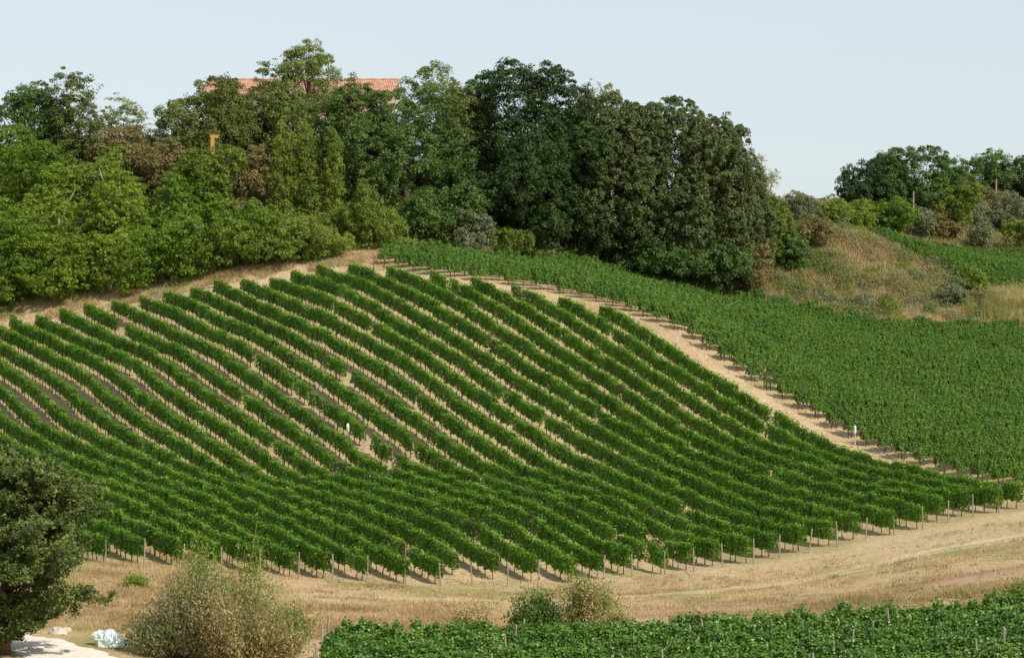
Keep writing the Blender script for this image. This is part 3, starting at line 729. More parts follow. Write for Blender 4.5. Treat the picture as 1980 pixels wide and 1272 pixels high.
tree(T, 692, 286, 166, 330, 140, 'oak', 'green tree below the right stretch of red roof', name='oak_tree')
tree(T, 672, 284, 148, 290, 70, 'sparse', 'thin twiggy tree in front of the right stretch of red roof', name='thin_tree', cover=1.2)
tree(T, 430, 285, 150, 290, 70, 'sparse', 'thin twiggy tree in front of the left stretch of red roof', name='thin_tree', cover=1.2)
# shrubs and trees down the left bank
tree(T, 45, 280, 248, 450, 190, 'bright', 'bright green bushy tree below the dark leafy tree at the left edge', name='bushy_tree')
tree(T, 180, 281, 285, 450, 190, 'mid', 'mid green bushy tree below the tall ragged one on the left bank', name='bushy_tree')
tree(S, 235, 284, 245, 360, 120, 'brown', 'olive brown shrub under the sparse pale tree', name='shrub', cat='shrub')
tree(S, 335, 281, 270, 380, 150, 'brown', 'reddish brown shrub below the lamp post', name='shrub', cat='shrub')
tree(S, 410, 274, 281, 400, 130, 'mid', 'olive shrub hiding the foot of the orange post', name='shrub', cat='shrub')
tree(T, 480, 277, 285, 450, 150, 'brown', 'browning acacia with pale stem left of the ivy columns', name='acacia_tree', trunk_r=0.16, cover=0.95)
tree(S, 22, 262, 385, 610, 160, 'bright', 'tall bright green tree at the left edge reaching down to the headland', name='leafy_tree', cat='tree')
tree(T, 115, 270, 330, 575, 180, 'robinia', 'yellow green acacia second from the left on the bank', name='acacia_tree')
tree(T, 225, 271, 315, 560, 175, 'robinia', 'yellow green acacia left of the tall bright green tree', name='acacia_tree')
tree(T, 365, 270, 320, 555, 170, 'bright', 'tall bright green tree in the middle of the left bank', name='leafy_tree')
tree(S, 315, 261.5, 415, 566, 165, 'bright', 'wide green bush at the foot of the left bank above the vine ends', name='bush', cat='bush')
tree(S, 105, 261.5, 455, 596, 140, 'robinia', 'low yellow green bush at the foot of the two acacias', name='bush', cat='bush')
tree(S, 212, 261.5, 450, 584, 130, 'robinia', 'yellow green bush between the low bush and the wide green bush', name='bush', cat='bush')
tree(S, 478, 261.5, 390, 552, 120, 'bright', 'narrow dark green tree above the ninth vine row end', name='leafy_tree', cat='tree')
tree(S, 545, 261.5, 428, 538, 140, 'mid', 'round green tree at the foot of the ivy columns', name='leafy_tree', cat='tree')
tree(S, 415, 261, 425, 556, 120, 'mid', 'green bush between the bright tree and the narrow dark tree', name='bush', cat='bush')
tree(S, 620, 261.5, 420, 522, 120, 'ivy', 'ivy smothered tree stump at the foot of the bank left of the bare trunk', name='ivy_tree', cat='tree')
tree(S, 655, 270, 400, 485, 90, 'ivy', 'ivy thicket behind the bare reddish trunk', name='ivy_thicket', cat='shrub')
# ivy columns
for (u, vt, vb, w, lab) in [(548, 232, 470, 60, 'leftmost ivy clad trunk below the broad pine'), (596, 240, 460, 50, 'middle ivy clad trunk below the broad pine'), (642, 252, 470, 48, 'tall ivy clad trunk beside the shaded oak hollow')]:
    tree(T, u, 275, vt, vb, w, 'ivy', lab, name='ivy_clad_tree', trunk_r=0.25)
tree(T, 706, 266, 335, 462, 74, 'ivy', 'ivy topped tree with a bare reddish brown trunk above the vine row ends', name='ivy_tree', trunk_r=0.34)
tree(S, 742, 267, 405, 497, 90, 'ivy', 'yellow green shrub right of the bare reddish trunk', name='shrub', cat='shrub')
# oaks of the ridge
tree(T, 845, 294, 134, 380, 185, 'olive_oak', 'lighter olive green oak behind, between the roof end and the darkest oak', name='oak_tree')
tree(T, 785, 284, 180, 470, 310, 'oak', 'broad green oak in front of the right end of the house', name='oak_tree', trunk_r=0.5, flat=0.6)
tree(T, 1005, 293, 124, 400, 240, 'oak_dark', 'darkest oak with a lobed crown, highest of the ridge trees right of the pine', name='oak_tree', trunk_r=0.5)
tree(S, 1020, 287, 240, 502, 300, 'oak_dark', 'dark spreading oak below the highest dark crown', name='oak_tree', cat='tree', trunk_r=0.45)
tree(S, 905, 284, 330, 490, 170, 'oak_dark', 'dark leafy oak sapling between the broad oak and the spreading dark oak', name='oak_tree', cat='tree')
tree(S, 1110, 290, 320, 508, 180, 'oak_dark', 'dark oak filling the hollow right of the spreading dark oak', name='oak_tree', cat='tree')
tree(S, 1225, 292, 380, 520, 150, 'oak_dark', 'low dark oak under the left side of the great dome', name='oak_tree', cat='tree')
tree(T, 1160, 300, 166, 320, 116, 'pale', 'pale wispy tree top showing behind the ridge between the two big oaks', name='wispy_tree', cover=1.6)
tree(S, 1172, 294, 192, 505, 240, 'holm', 'olive brown oak wedged between the darkest oak and the great dome', name='holm_oak_tree', cat='tree')
tree(S, 1290, 297, 203, 545, 310, 'holm', 'great dome shaped holm oak at the right end of the ridge', name='holm_oak_tree', cat='tree', trunk_r=0.55, seed=77, flat=0.97)
tree(S, 1388, 299, 240, 550, 170, 'holm', 'smaller holm oak dome leaning against the right side of the great dome', name='holm_oak_tree', cat='tree', flat=0.97)
tree(S, 1440, 302, 322, 548, 112, 'holm', 'lowest holm oak stepping down the right end of the ridge', name='holm_oak_tree', cat='tree', flat=0.97)
tree(T, 912, 297, 150, 420, 130, 'oak', 'green oak closing the notch left of the darkest oak', name='oak_tree')
tree(S, 1105, 297, 178, 430, 130, 'oak_dark', 'dark oak closing the notch right of the darkest oak', name='oak_tree', cat='tree')
tree(S, 815, 275, 370, 482, 130, 'oak', 'dark green bush under the broad oak, left of the bare earth patch', name='bush', cat='bush')
tree(S, 908, 276, 410, 496, 92, 'grey', 'pale green bush right of the bare earth patch', name='bush', cat='bush')
tree(S, 985, 281, 440, 498, 96, 'ivy', 'small yellow green bush at the foot of the dark oaks', name='bush', cat='bush')
tree(S, 1275, 291, 466, 530, 160, 'oak', 'low dark bramble at the foot of the dome oak', name='bramble', cat='bush')
tree(S, 1385, 295, 470, 540, 140, 'oak', 'low dark bramble at the right foot of the dome oak', name='bramble', cat='bush')
tree(S, 1452, 299, 462, 547, 84, 'brown', 'brownish shrub at the right end of the brambles', name='shrub', cat='shrub')
tree(S, 1470, 306, 345, 500, 96, 'mid', 'green and rusty tree leaning out from behind the dome oak', name='small_tree', cat='tree')
tree(T, 1474, 311, 300, 400, 66, 'pale', 'wispy half bare tree right of the dome oak against the sky', name='wispy_tree', cover=0.5)
tree(S, 1526, 307, 438, 522, 72, 'oak', 'dark green round bush beside the dry brush bank', name='bush', cat='bush')
tree(S, 1496, 307, 405, 512, 84, 'ivy', 'yellowish green shrub left of the dark round bush', name='shrub', cat='shrub')
tree(S, 1545, 318, 372, 475, 84, 'grey', 'grey green shrub on the skyline between the ridge and the right hill', name='shrub', cat='shrub')
tree(S, 1600, 322, 380, 468, 90, 'mid', 'mid green skyline shrub nearer the right hill', name='shrub', cat='shrub')
tree(S, 1572, 312, 418, 482, 76, 'brown', 'rusty shrub at the top of the dry brush bank', name='shrub', cat='shrub')
# right-hand hill
tree(S, 1672, 350, 316, 420, 110, 'oak_dark', 'dark oak at the left end of the right hill clump', name='oak_tree', cat='tree')
tree(S, 1775, 356, 286, 425, 170, 'oak', 'tallest rounded oak on the right hill', name='oak_tree', cat='tree', trunk_r=0.4)
tree(S, 1722, 362, 302, 410, 120, 'oak_dark', 'dark oak between the end oak and the tallest oak of the right hill', name='oak_tree', cat='tree')
tree(S, 1845, 352, 340, 435, 100, 'mid', 'light green tree at the right side of the tallest right hill oak', name='small_tree', cat='tree')
tree(T, 1905, 384, 296, 390, 150, 'oak', 'oak on the skyline near the right edge', name='oak_tree')
tree(T, 1985, 384, 303, 390, 120, 'oak_dark', 'oak cut by the right edge of the picture', name='oak_tree')
tree(S, 1640, 338, 388, 462, 140, 'mid', 'wide green shrub above the tip of the small vineyard', name='shrub', cat='shrub')
tree(S, 1710, 340, 385, 466, 120, 'bright', 'bright green shrub left of the grey olive bush', name='shrub', cat='shrub')
tree(S, 1782, 348, 402, 454, 54, 'grey', 'round grey green olive bush below the tallest right hill oak', name='olive_bush', cat='bush')
tree(S, 1828, 350, 406, 464, 66, 'brown', 'rusty brown bush right of the round olive bush', name='shrub', cat='shrub')
tree(S, 1880, 360, 386, 442, 84, 'grey', 'grey olive bush on the brown slope below the skyline oak', name='olive_bush', cat='bush')
tree(S, 1897, 348, 430, 478, 50, 'grey', 'small silvery bush just above the small vineyard', name='olive_bush', cat='bush')
tree(S, 1955, 362, 375, 442, 76, 'grey', 'silvery bush near the right edge below the skyline oaks', name='olive_bush', cat='bush')
tree(S, 1972, 348, 425, 482, 66, 'mid', 'green bush at the right edge above the small vineyard', name='shrub', cat='shrub')
tree(S, 1925, 366, 366, 424, 90, 'brown', 'brown bush under the skyline oak at the right', name='shrub', cat='shrub')
tree(S, 1887, 304, 513, 584, 50, 'mid', 'upright green bush at the right end of the dry brush bank', name='bush', cat='bush')
tree(S, 1835, 300, 550, 602, 64, 'grey', 'greyish weed bush low on the dry brush bank', name='shrub', cat='shrub')

# ------------------------------------------------------------------ foreground plants
def spray_tree(u, y, vtop, vbot, wpx, label):
    """wide cypress with plume-like sprays of scale leaves"""
    r = np.random.default_rng(404); x = (u - 990.0) / FPX * y; zb = h1(x, y)
    zt = -(vtop - HOR) / FPX * y; zc = -(vbot - HOR) / FPX * y; a = wpx / 2 / FPX * y
    h = zt - zc; root = thing('cypress_tree', label, 'tree', (x, y, zb))
    nbt = 135; bt = r.uniform(0, 1, nbt) ** 0.9; baz = r.uniform(0, 2 * math.pi, nbt)
    prof = np.interp(bt, [0, 0.08, 0.2, 0.35, 0.5, 0.7, 0.85, 1.0], [0.18, 0.36, 0.75, 1.0, 0.95, 0.80, 0.60, 0.15])
    brad = a * prof * (1 + 0.16 * np.sin(3 * baz + 5 * bt) + 0.2 * r.normal(size=nbt).clip(-1.3, 1.0)) * np.where(r.random(nbt) < 0.7, 0.88, 0.5)
    B = np.stack([brad * np.cos(baz), brad * np.sin(baz), (zc - zb) + h * bt], 1)
    npl = nbt * 8; q = np.repeat(np.arange(nbt), 8)
    C = B[q] + r.normal(size=(npl, 3)) * np.array([0.55, 0.55, 0.24]); az = baz[q] + 0.5 * r.normal(size=npl); rad = np.hypot(C[:, 0], C[:, 1])
    D = np.stack([np.cos(az), np.sin(az), np.full(npl, 0.5)], 1) + 0.35 * r.normal(size=(npl, 3)); D /= np.linalg.norm(D, axis=1, keepdims=True)
    per = 115; k = np.repeat(np.arange(npl), per); n = len(k); ln = r.uniform(0.5, 0.95, npl)[k]
    s = r.uniform(-1, 1, n); w = 0.30 * ln * (1 - 0.8 * s ** 2)
    Pc = C[k] + D[k] * (s * ln * 0.8)[:, None] + r.normal(size=(n, 3)) * w[:, None] * np.array([1, 1, 0.7])
    Nn = r.normal(size=(n, 3)) + 0.8 * np.array([0, 0, 1]) + 0.6 * D[k]
    V, F = leaf_tris(Pc, Nn, r.uniform(0.12, 0.25, n), r, 0.6, updir=D[k])
    Tn = np.clip(r.uniform(0.0, 0.55, npl)[k] + r.uniform(-0.1, 0.4, n), 0, 1)
    link('crown', np_mesh('crown', V, F, M['cypress'], np.repeat(Tn, 3)), root)
    b = MB(); b.tube([(0, 0, -0.3), (0.05, 0, (zc - zb) * 0.6 + 0.4), (0, 0.1, (zc - zb) + 0.3 * h), (0, 0, (zc - zb) + 0.9 * h)], [0.36, 0.27, 0.2, 0.05], 10, wob=0.08)
    for q in range(0, npl, 8):
        z0 = max(0.4, C[q][2] - 0.5 * rad[q]); b.tube([(0, 0, z0), tuple(C[q] * np.array([0.5, 0.5, 1]) - np.array([0, 0, 0.2 * rad[q]])), tuple(C[q])], [0.07, 0.045, 0.012], 4)
    link('trunk', b.mesh('trunk', M['bark_red'], True), root)
spray_tree(8, 118, 878, 1222, 410, 'big olive brown cypress in the lower left corner beside the pale road')

def twig_shrub(u, y, vtop, wpx, label, mats, stems=260, per=60, seed=1, name='broom_shrub', leaf=0.13, stem_mat='orange_wood', depth=None):
    """feathery shrub of many upright arching twigs"""
    r = np.random.default_rng(seed); x = (u - 990.0) / FPX * y; zb = h1(x, y); a = wpx / 2 / FPX * y; h = -(vtop - HOR) / FPX * y - zb
    dep = depth or 0.7 * a
    root = thing(name, label, 'shrub', (x, y, zb))
    az = r.uniform(0, 2 * math.pi, stems); rr = np.sqrt(r.uniform(0, 1, stems))
    bx, by = a * 0.6 * rr * np.cos(az), dep * 0.6 * rr * np.sin(az)
    ht = h * (1 - 0.5 * rr ** 2) * r.uniform(0.35, 1.0, stems) ** 0.8
    ht *= 0.25 + 1.1 * vnoise(bx, by, 1.1, seed)
    ht *= h / np.percentile(ht, 97)
    ox, oy = a * 0.45 * rr * np.cos(az) + r.normal(size=stems) * 0.25, dep * 0.45 * rr * np.sin(az) + r.normal(size=stems) * 0.25
    k = np.repeat(np.arange(stems), per); n = len(k); t = r.uniform(0.12, 1, n) ** 0.75
    sp = 0.10 + 0.20 * t
    Pc = np.stack([bx[k] + ox[k] * t ** 1.6, by[k] + oy[k] * t ** 1.6, ht[k] * t], 1) + r.normal(size=(n, 3)) * sp[:, None]
    Pc[:, 2] = np.maximum(Pc[:, 2], 0.05)
    up = np.stack([ox[k] * 0.4, oy[k] * 0.4, np.ones(n)], 1)
    V, F = leaf_tris(Pc, r.normal(size=(n, 3)), leaf * r.uniform(0.7, 1.5, n), r, 0.5, updir=up)
    Tn = np.clip(r.uniform(0, 0.65, stems)[k] + r.uniform(-0.1, 0.4, n), 0, 1)
    mi = (r.random(stems) < 0.4)[k].astype(int) if len(mats) > 1 else None
    link('foliage', np_mesh('foliage', V, F, [M[m] for m in mats], np.repeat(Tn, 3), mi), root)
    b = MB()
    for q in range(0, stems, 3):
        b.tube([(bx[q] * 0.5, by[q] * 0.5, -0.1), (bx[q] + ox[q] * 0.33, by[q] + oy[q] * 0.33, ht[q] * 0.5), (bx[q] + ox[q] * 0.9, by[q] + oy[q] * 0.9, ht[q] * 0.93)], [0.028, 0.018, 0.006], 4)
    link('stem', b.mesh('stem', M[stem_mat], True), root)
twig_shrub(440, 127, 1048, 190, 'green leafy shrub behind the big feathery shrub, against the vine ends', ['ivy', 'mid'], seed=3, stems=230, per=80, leaf=0.17, name='leafy_shrub')
twig_shrub(345, 121, 1090, 190, 'left half of the feathery grey green shrubs with ochre twigs, beside the plastic heap', ['broom', 'grey'], seed=4, stems=300, per=75)
twig_shrub(475, 119.5, 1108, 230, 'right half of the feathery grey brown shrubs, next to the foreground vines', ['broom', 'weed'], seed=5, stems=320, per=75)
twig_shrub(540, 123, 1160, 120, 'small green shrub at the left end of the foreground vines', ['ivy', 'mid'], seed=6, stems=120, per=70)
twig_shrub(1043, 131, 1146, 100, 'dark green shrub behind the foreground vines, left of the brownish one', ['oak'], seed=7, stems=110, per=90, leaf=0.17, name='dark_shrub')
twig_shrub(1140, 132, 1118, 104, 'brownish green shrub behind the foreground vines, right of the dark one', ['ivy', 'weed'], seed=8, stems=110, per=80, leaf=0.15, name='dry_shrub')
twig_shrub(905, 130, 1166, 110, 'low dry shrub behind the foreground vines, left of the dark green one', ['weed'], seed=9, stems=90, per=60, leaf=0.15, name='dry_shrub')
twig_shrub(1185, 129, 1175, 80, 'low brown weed clump right of the brownish shrub', ['weed', 'ivy'], seed=10, stems=70, per=60, leaf=0.15, name='dry_shrub')
twig_shrub(1960, 128, 1128, 90, 'green shrub at the right edge behind the foreground vines', ['ivy'], seed=12, stems=90, per=70, leaf=0.15, name='leafy_shrub')
twig_shrub(262, 150, 1118, 34, 'little dark shrub beside the ochre stake', ['mid'], seed=13, stems=30, per=60, leaf=0.15, name='dark_shrub')

# ------------------------------------------------------------------ ground cover that nobody could count
def ok_ground(x, y, n): return H(x, y)
def blades(name, X, Y, hgt, wid, mat, label, cat, per=4, seed=1, spread=0.18, lean=0.45):
    r = np.random.default_rng(seed); n = len(X); k = np.repeat(np.arange(n), per); m = len(k)
    z = H(X, Y); bx = X[k] + r.normal(size=m) * spread; by = Y[k] + r.normal(size=m) * spread; bz = z[k] - 0.03
    hh = np.broadcast_to(hgt, (n,))[k] * r.uniform(0.5, 1.2, m); a = r.uniform(0, 2 * math.pi, m); w = wid * r.uniform(0.6, 1.4, m)
    ln = r.normal(size=(m, 2)) * lean * hh[:, None]
    A = np.stack([bx - np.cos(a) * w, by - np.sin(a) * w, bz], 1); B = np.stack([bx + np.cos(a) * w, by + np.sin(a) * w, bz], 1)
    Cc = np.stack([bx + ln[:, 0], by + ln[:, 1], bz + hh], 1)
    V = np.stack([A, B, Cc], 1).reshape(-1, 3); F = np.arange(3 * m).reshape(-1, 3)
    tn = np.clip(1.5 * vnoise(X, Y, 2.5, seed + 3)[k] - 0.45 + r.uniform(-0.1, 0.45, m), 0, 1)
    o = link(name, np_mesh(name, V, F, M[mat], np.repeat(tn, 3)))
    return tag(o, label, cat, kind='stuff')
r5 = np.random.default_rng(55)
def scatter(poly, n, seed=None):
    p = np.array(poly); lo, hi = p.min(0), p.max(0)
    x = r5.uniform(lo[0], hi[0], n * 3); y = r5.uniform(lo[1], hi[1], n * 3); k = inside(x, y, poly)
    return x[k][:n], y[k][:n]
LANE = uy([(-60,126),(620,128),(1300,128),(2080,128),(2080,176),(1731,173),(1400,170),(1000,168),(579,169),(280,173),(-60,176)])
X, Y = scatter(LANE, 30000)
keep = ((X < 12) | (r5.random(len(X)) < 0.6)) & (poly_dist(X, Y, lane) > 1.5 * r5.random(len(X))) & (poly_dist(X, Y, road_c) > 3.0) & (vnoise(X, Y, 3.5, 21) > 0.35 * r5.random(len(X)) + 0.1)
X, Y = X[keep], Y[keep]
blades('dry_grass', X, Y, 0.10 + 0.32 * vnoise(X, Y, 3.0, 31) ** 2, 0.024, 'dry', 'dry straw coloured grass on the lane below the vines', 'grass', per=4, seed=2)
X, Y = scatter(LANE, 7000); k = (vnoise(X, Y, 1.6, 24) > 0.6) & (poly_dist(X, Y, lane) > 1.2) & (poly_dist(X, Y, road_c) > 3.2); X, Y = X[k], Y[k]
blades('lane_tufts', X, Y, 0.12 + 0.3 * vnoise(X, Y, 1.6, 24) ** 3, 0.03, 'weed', 'clumps of brownish weeds dotted over the grass lane', 'weeds', per=8, seed=22, spread=0.14)
# taller straw in front of the lane on the left and around the heap
TALL = uy([(-60,128),(250,128),(620,129),(1200,131),(1200,141),(700,146),(560,150),(380,160),(-60,165)])
X, Y = scatter(TALL, 9000); k = poly_dist(X, Y, road_c) > 3.0; X, Y = X[k], Y[k]
blades('tall_dry_grass', X, Y, 0.25 + 0.45 * vnoise(X, Y, 3.0, 33) ** 2, 0.02, 'dry', 'taller straw coloured grass between the road, the shrubs and the foreground vines', 'grass', per=5, seed=4)
VER = uy([(1300,131),(2080,131),(2080,140),(1700,143),(1300,138)])
X, Y = scatter(VER, 5000)
blades('verge_weeds', X, Y, 0.2 + 0.4 * vnoise(X, Y, 3.0, 35) ** 2, 0.022, 'weed', 'brown weeds on the verge behind the foreground vines', 'weeds', per=5, seed=5)
# weeds between the striped rows
FLD = uy([(-60,176),(579,174),(1100,172),(1731,177),(1990,182),(1163,238),(915,243),(676,251),(-60,256)])
X, Y = scatter(FLD, 16000); k = vnoise(X, Y, 5, 41) > 0.45; X, Y = X[k], Y[k]
blades('row_weeds', X, Y, 0.08 + 0.2 * vnoise(X, Y, 2.0, 43) ** 2, 0.02, 'dry', 'straw coloured weeds on the soil between the striped vine rows', 'weeds', per=4, seed=7)
# headland and bank foot
HD = uy([(-60,257),(700,254),(760,256),(860,262),(860,280),(760,270),(690,266),(400,264),(-60,266)])
X, Y = scatter(HD, 9000); k = vnoise(X, Y, 3, 45) + 0.10 * (Y - 260) > 0.5; X, Y = X[k], Y[k]
blades('headland_weeds', X, Y, 0.15 + 0.5 * vnoise(X, Y, 3.0, 47) ** 2, 0.03, 'weed', 'dry weeds along the headland at the foot of the left bank', 'weeds', per=5, seed=8)
HD2 = uy([(-60,257.8),(380,257.5),(620,257.5),(700,259),(700,264),(380,263),(-60,263)])
X, Y = scatter(HD2, 8000); k = vnoise(X, Y, 2.0, 46) > 0.36; X, Y = X[k], Y[k]
blades('bank_foot_grass', X, Y, 0.2 + 0.55 * vnoise(X, Y, 2.0, 48) ** 2, 0.03, 'weed', 'brown and green grass at the foot of the left bank beside the headland', 'grass', per=5, seed=18)
# dry brush bank on the right
BR = uy([(1440,299),(1600,295),(1760,289),(1900,290),(2060,290),(2060,307),(1900,308.5),(1800,314),(1710,321),(1672,330),(1640,330),(1570,324),(1480,312)])
X, Y = scatter(BR, 13000)
blades('dry_brush', X, Y, 0.35 + 0.9 * vnoise(X, Y, 2.2, 51) ** 2, 0.05, 'weed', 'rusty and grey dry brush covering the bank above the dense vineyard', 'brush', per=6, seed=9, spread=0.22, lean=0.35)
RD = uy([(1898,294),(2060,291),(2060,305),(1912,304)])
X, Y = scatter(RD, 2600)
blades('reeds', X, Y, 1.1 + 1.2 * vnoise(X, Y, 2.0, 53), 0.045, 'reed', 'pale yellow reeds at the right edge below the small vineyard', 'reeds', per=7, seed=10, spread=0.2, lean=0.14)
def patches(name, poly, n, mat, hmax, label, seed, thr):
    X, Y = scatter(poly, n); k = vnoise(X, Y, 2.6, seed) > thr; X, Y = X[k], Y[k]; r = np.random.default_rng(seed); m = len(X) * 9; k = np.repeat(np.arange(len(X)), 9)
    hm = hmax * np.clip((vnoise(X, Y, 2.6, seed) - thr) / (1 - thr) + 0.15, 0, 1)
    Pc = np.stack([X[k] + r.normal(size=m) * 0.25, Y[k] + r.normal(size=m) * 0.25, H(X, Y)[k] + hm[k] * r.uniform(0, 1, m) ** 0.7], 1)
    V, F = leaf_tris(Pc, r.normal(size=(m, 3)) * 0.8 + np.array([0.2, -0.3, 0.5]), r.uniform(0.13, 0.28, m), r, 0.6)
    tag(link(name, np_mesh(name, V, F, M[mat], np.repeat(np.clip(0.5 * vnoise(X, Y, 1.2, seed + 5)[k] + r.uniform(0, 0.5, m), 0, 1), 3))), label, 'weeds', kind='stuff')
for kk, (mt, lab, thr) in enumerate([('grey', 'greyish weed clumps scattered over the dry brush bank', 0.62), ('broom', 'straw and olive weed clumps scattered over the dry brush bank', 0.48), ('ivy', 'olive green weed clumps scattered over the dry brush bank', 0.68)]):
    patches('weed_clumps', BR, 13000, mt, 1.7, lab, 81 + kk, thr)
HL = uy([(1600,340),(1690,338),(1750,345),(1850,346),(2060,346),(2060,395),(1700,395),(1600,352)])
X, Y = scatter(HL, 12000)
blades('hill_brush', X, Y, 0.3 + 0.9 * vnoise(X, Y, 2.5, 55) ** 2, 0.06, 'weed', 'brown brush covering the right hill above the small vineyard', 'brush', per=6, seed=11, spread=0.25, lean=0.35)
for kk, (mt, lab, thr) in enumerate([('grey', 'greyish weed clumps scattered over the right hill', 0.55), ('broom', 'straw and olive weed clumps scattered over the right hill', 0.5), ('ivy', 'olive green weed clumps scattered over the right hill', 0.6)]):
    patches('weed_clumps', HL, 5000, mt, 1.4, lab, 91 + kk, thr)
# undergrowth below the trees of the left bank and the ridge
def undergrowth(name, poly, n, mat, hmax, label, seed):
    X, Y = scatter(poly, n); n = len(X); r = np.random.default_rng(seed); m = n * 5; k = np.repeat(np.arange(n), 5)
    hm = hmax * (0.25 + 0.75 * vnoise(X, Y, 4, seed))
    Pc = np.stack([X[k] + r.normal(size=m) * 0.35, Y[k] + r.normal(size=m) * 0.35, H(X, Y)[k] + hm[k] * r.uniform(0, 1, m) ** 0.7], 1)
    Nn = r.normal(size=(m, 3)) * 0.7 + np.array([0.1, -0.3, 0.6])
    V, F = leaf_tris(Pc, Nn, r.uniform(0.2, 0.42, m), r, 0.85)
    tn = np.clip(0.6 * vnoise(X, Y, 2.0, seed + 5)[k] + r.uniform(-0.1, 0.45, m), 0, 1)
    tag(link(name, np_mesh(name, V, F, M[mat], np.repeat(tn, 3))), label, 'undergrowth', kind='stuff')
undergrowth('undergrowth', uy([(-60,261.5),(400,261.5),(600,261),(700,265),(790,270),(840,276),(840,300),(500,305),(-60,305)]), 14000, 'mid', 1.6, 'tangled green undergrowth filling the left bank between the trees', 61)
undergrowth('undergrowth', uy([(880,279),(1120,286),(1250,291),(1450,303),(1560,308),(1600,322),(1500,330),(1200,320),(900,305)]), 7000, 'oak', 1.3, 'dark undergrowth below the oaks of the ridge', 63)

# ------------------------------------------------------------------ the house behind the trees
yh = 304.0
x0, x1 = (398 - 990) / FPX * yh, (758 - 990) / FPX * yh
W, Dp = x1 - x0, 10.5
zg = min(h1(x0, yh), h1(x1, yh), h1((x0 + x1) / 2, yh + 8)) - 0.3
ze = -(181 - HOR) / FPX * yh; zr = -(157 - HOR) / FPX * (yh + Dp / 2)
house = thing('farmhouse', 'long peach coloured farmhouse with a red tiled roof half hidden behind the ridge trees', 'house', ((x0 + x1) / 2, yh + Dp / 2, zg))
hx, hy, he, hr = W / 2, Dp / 2, ze - zg, zr - zg
b = MB()
wins = [(-hx + W * (i + 0.5) / 7) for i in range(7)]
# front wall with real window openings: vertical strips and bands
def wall_with_openings(b, xa, xb, y, z1, xs, rows, ww, t=0.35):
    edges = [xa]
    for c in xs: edges += [c - ww / 2, c + ww / 2]
    edges.append(xb)
    for i in range(0, len(edges) - 1, 2):
        b.box(((edges[i] + edges[i+1]) / 2, y + t / 2, z1 / 2), (edges[i+1] - edges[i], t, z1))
    for c in xs:
        z = 0
        for (za, zb_) in rows + [(z1, z1)]:
            if za > z + 0.01: b.box((c, y + t / 2, (z + za) / 2), (ww, t, za - z))
            z = zb_
rowsw = [(1.0, 2.5), (he - 2.7, he - 1.1)]
wall_with_openings(b, -hx, hx, -hy, he, wins, rowsw, 1.0)
b.box((0, hy - 0.175, he / 2), (W, 0.35, he)); b.box((-hx + 0.175, 0, he / 2), (0.35, Dp - 0.7, he)); b.box((hx - 0.175, 0, he / 2), (0.35, Dp - 0.7, he))
for s in (-1, 1):   # gables
    b.add([(s * hx, -hy + 0.01, he), (s * hx, hy - 0.01, he), (s * hx, 0, hr - 0.15), (s * (hx - 0.35), -hy + 0.01, he), (s * (hx - 0.35), hy - 0.01, he), (s * (hx - 0.35), 0, hr - 0.15)],
          [(0,1,2), (3,5,4), (0,2,5,3), (1,4,5,2)])
b.build('wall', M['plaster'], house)
for cx in wins:
    for (za, zb_) in rowsw:
        f = MB(); t = 0.09
        f.box((cx - 0.455, -hy + 0.18, (za + zb_) / 2), (0.09, 0.1, zb_ - za)); f.box((cx + 0.455, -hy + 0.18, (za + zb_) / 2), (0.09, 0.1, zb_ - za))
        f.box((cx, -hy + 0.18, za + 0.045), (0.82, 0.1, 0.09)); f.box((cx, -hy + 0.18, zb_ - 0.045), (0.82, 0.1, 0.09)); f.box((cx, -hy + 0.18, (za + zb_) / 2), (0.06, 0.09, zb_ - za - 0.18))
        w = f.build('window', M['frame'], house)
        MB().box((cx, -hy + 0.21, (za + zb_) / 2), (0.82, 0.02, zb_ - za - 0.18)).build('pane', M['pane'], w)
        MB().box((cx, -hy - 0.05, za - 0.05), (1.15, 0.2, 0.08)).build('sill', M['frame'], w)
        for s in (-1, 1):
            sh = MB(); c = cx + s * 0.79
            sh.box((c, -hy - 0.03, (za + zb_) / 2), (0.5, 0.05, zb_ - za))
            for q in range(9): sh.box((c, -hy - 0.062, za + 0.12 + q * (zb_ - za - 0.24) / 8), (0.4, 0.02, 0.06))
            sh.build('shutter', M['shutter'], w)
b = MB(); ov = 0.55
sl = (hr - he) / hy
for s in (-1, 1):
    ya, yb = s * (hy + ov), 0.0; za, zb_ = he - sl * ov, hr
    b.add([(-hx - ov, ya, za), (hx + ov, ya, za), (hx + ov, yb, zb_), (-hx - ov, yb, zb_), (-hx - ov, ya, za + 0.16), (hx + ov, ya, za + 0.16), (hx + ov, yb, zb_ + 0.16), (-hx - ov, yb, zb_ + 0.16)],
          [(0,1,2,3) if s > 0 else (3,2,1,0), (4,5,6,7) if s < 0 else (7,6,5,4), (0,4,5,1), (0,3,7,4), (1,5,6,2)])
roof = b.build('roof', M['tile'], house)
tc = MB()   # barrel tile ribs, front and back slope
nr_ = int((W + 2 * ov) / 0.24)
for s in (-1, 1):
    for i in range(nr_):
        x = -hx - ov + 0.12 + i * 0.24
        ya, za, yb, zb_ = s * (hy + ov + 0.03), he - sl * ov + 0.165, 0.0, hr + 0.165
        tc.add([(x - 0.08, ya, za), (x, ya, za + 0.08), (x + 0.08, ya, za), (x - 0.08, yb, zb_), (x, yb, zb_ + 0.08), (x + 0.08, yb, zb_)], [(0,1,4,3), (1,2,5,4), (0,2,1)])
o = tc.build('tile_ribs', M['tile'], roof); o['kind'] = 'stuff'
rc = MB(); rc.tube([(-hx - ov, 0, hr + 0.2), (hx + ov, 0, hr + 0.2)], [0.16, 0.16], 8); rc.build('ridge_cap', M['tile'], roof)
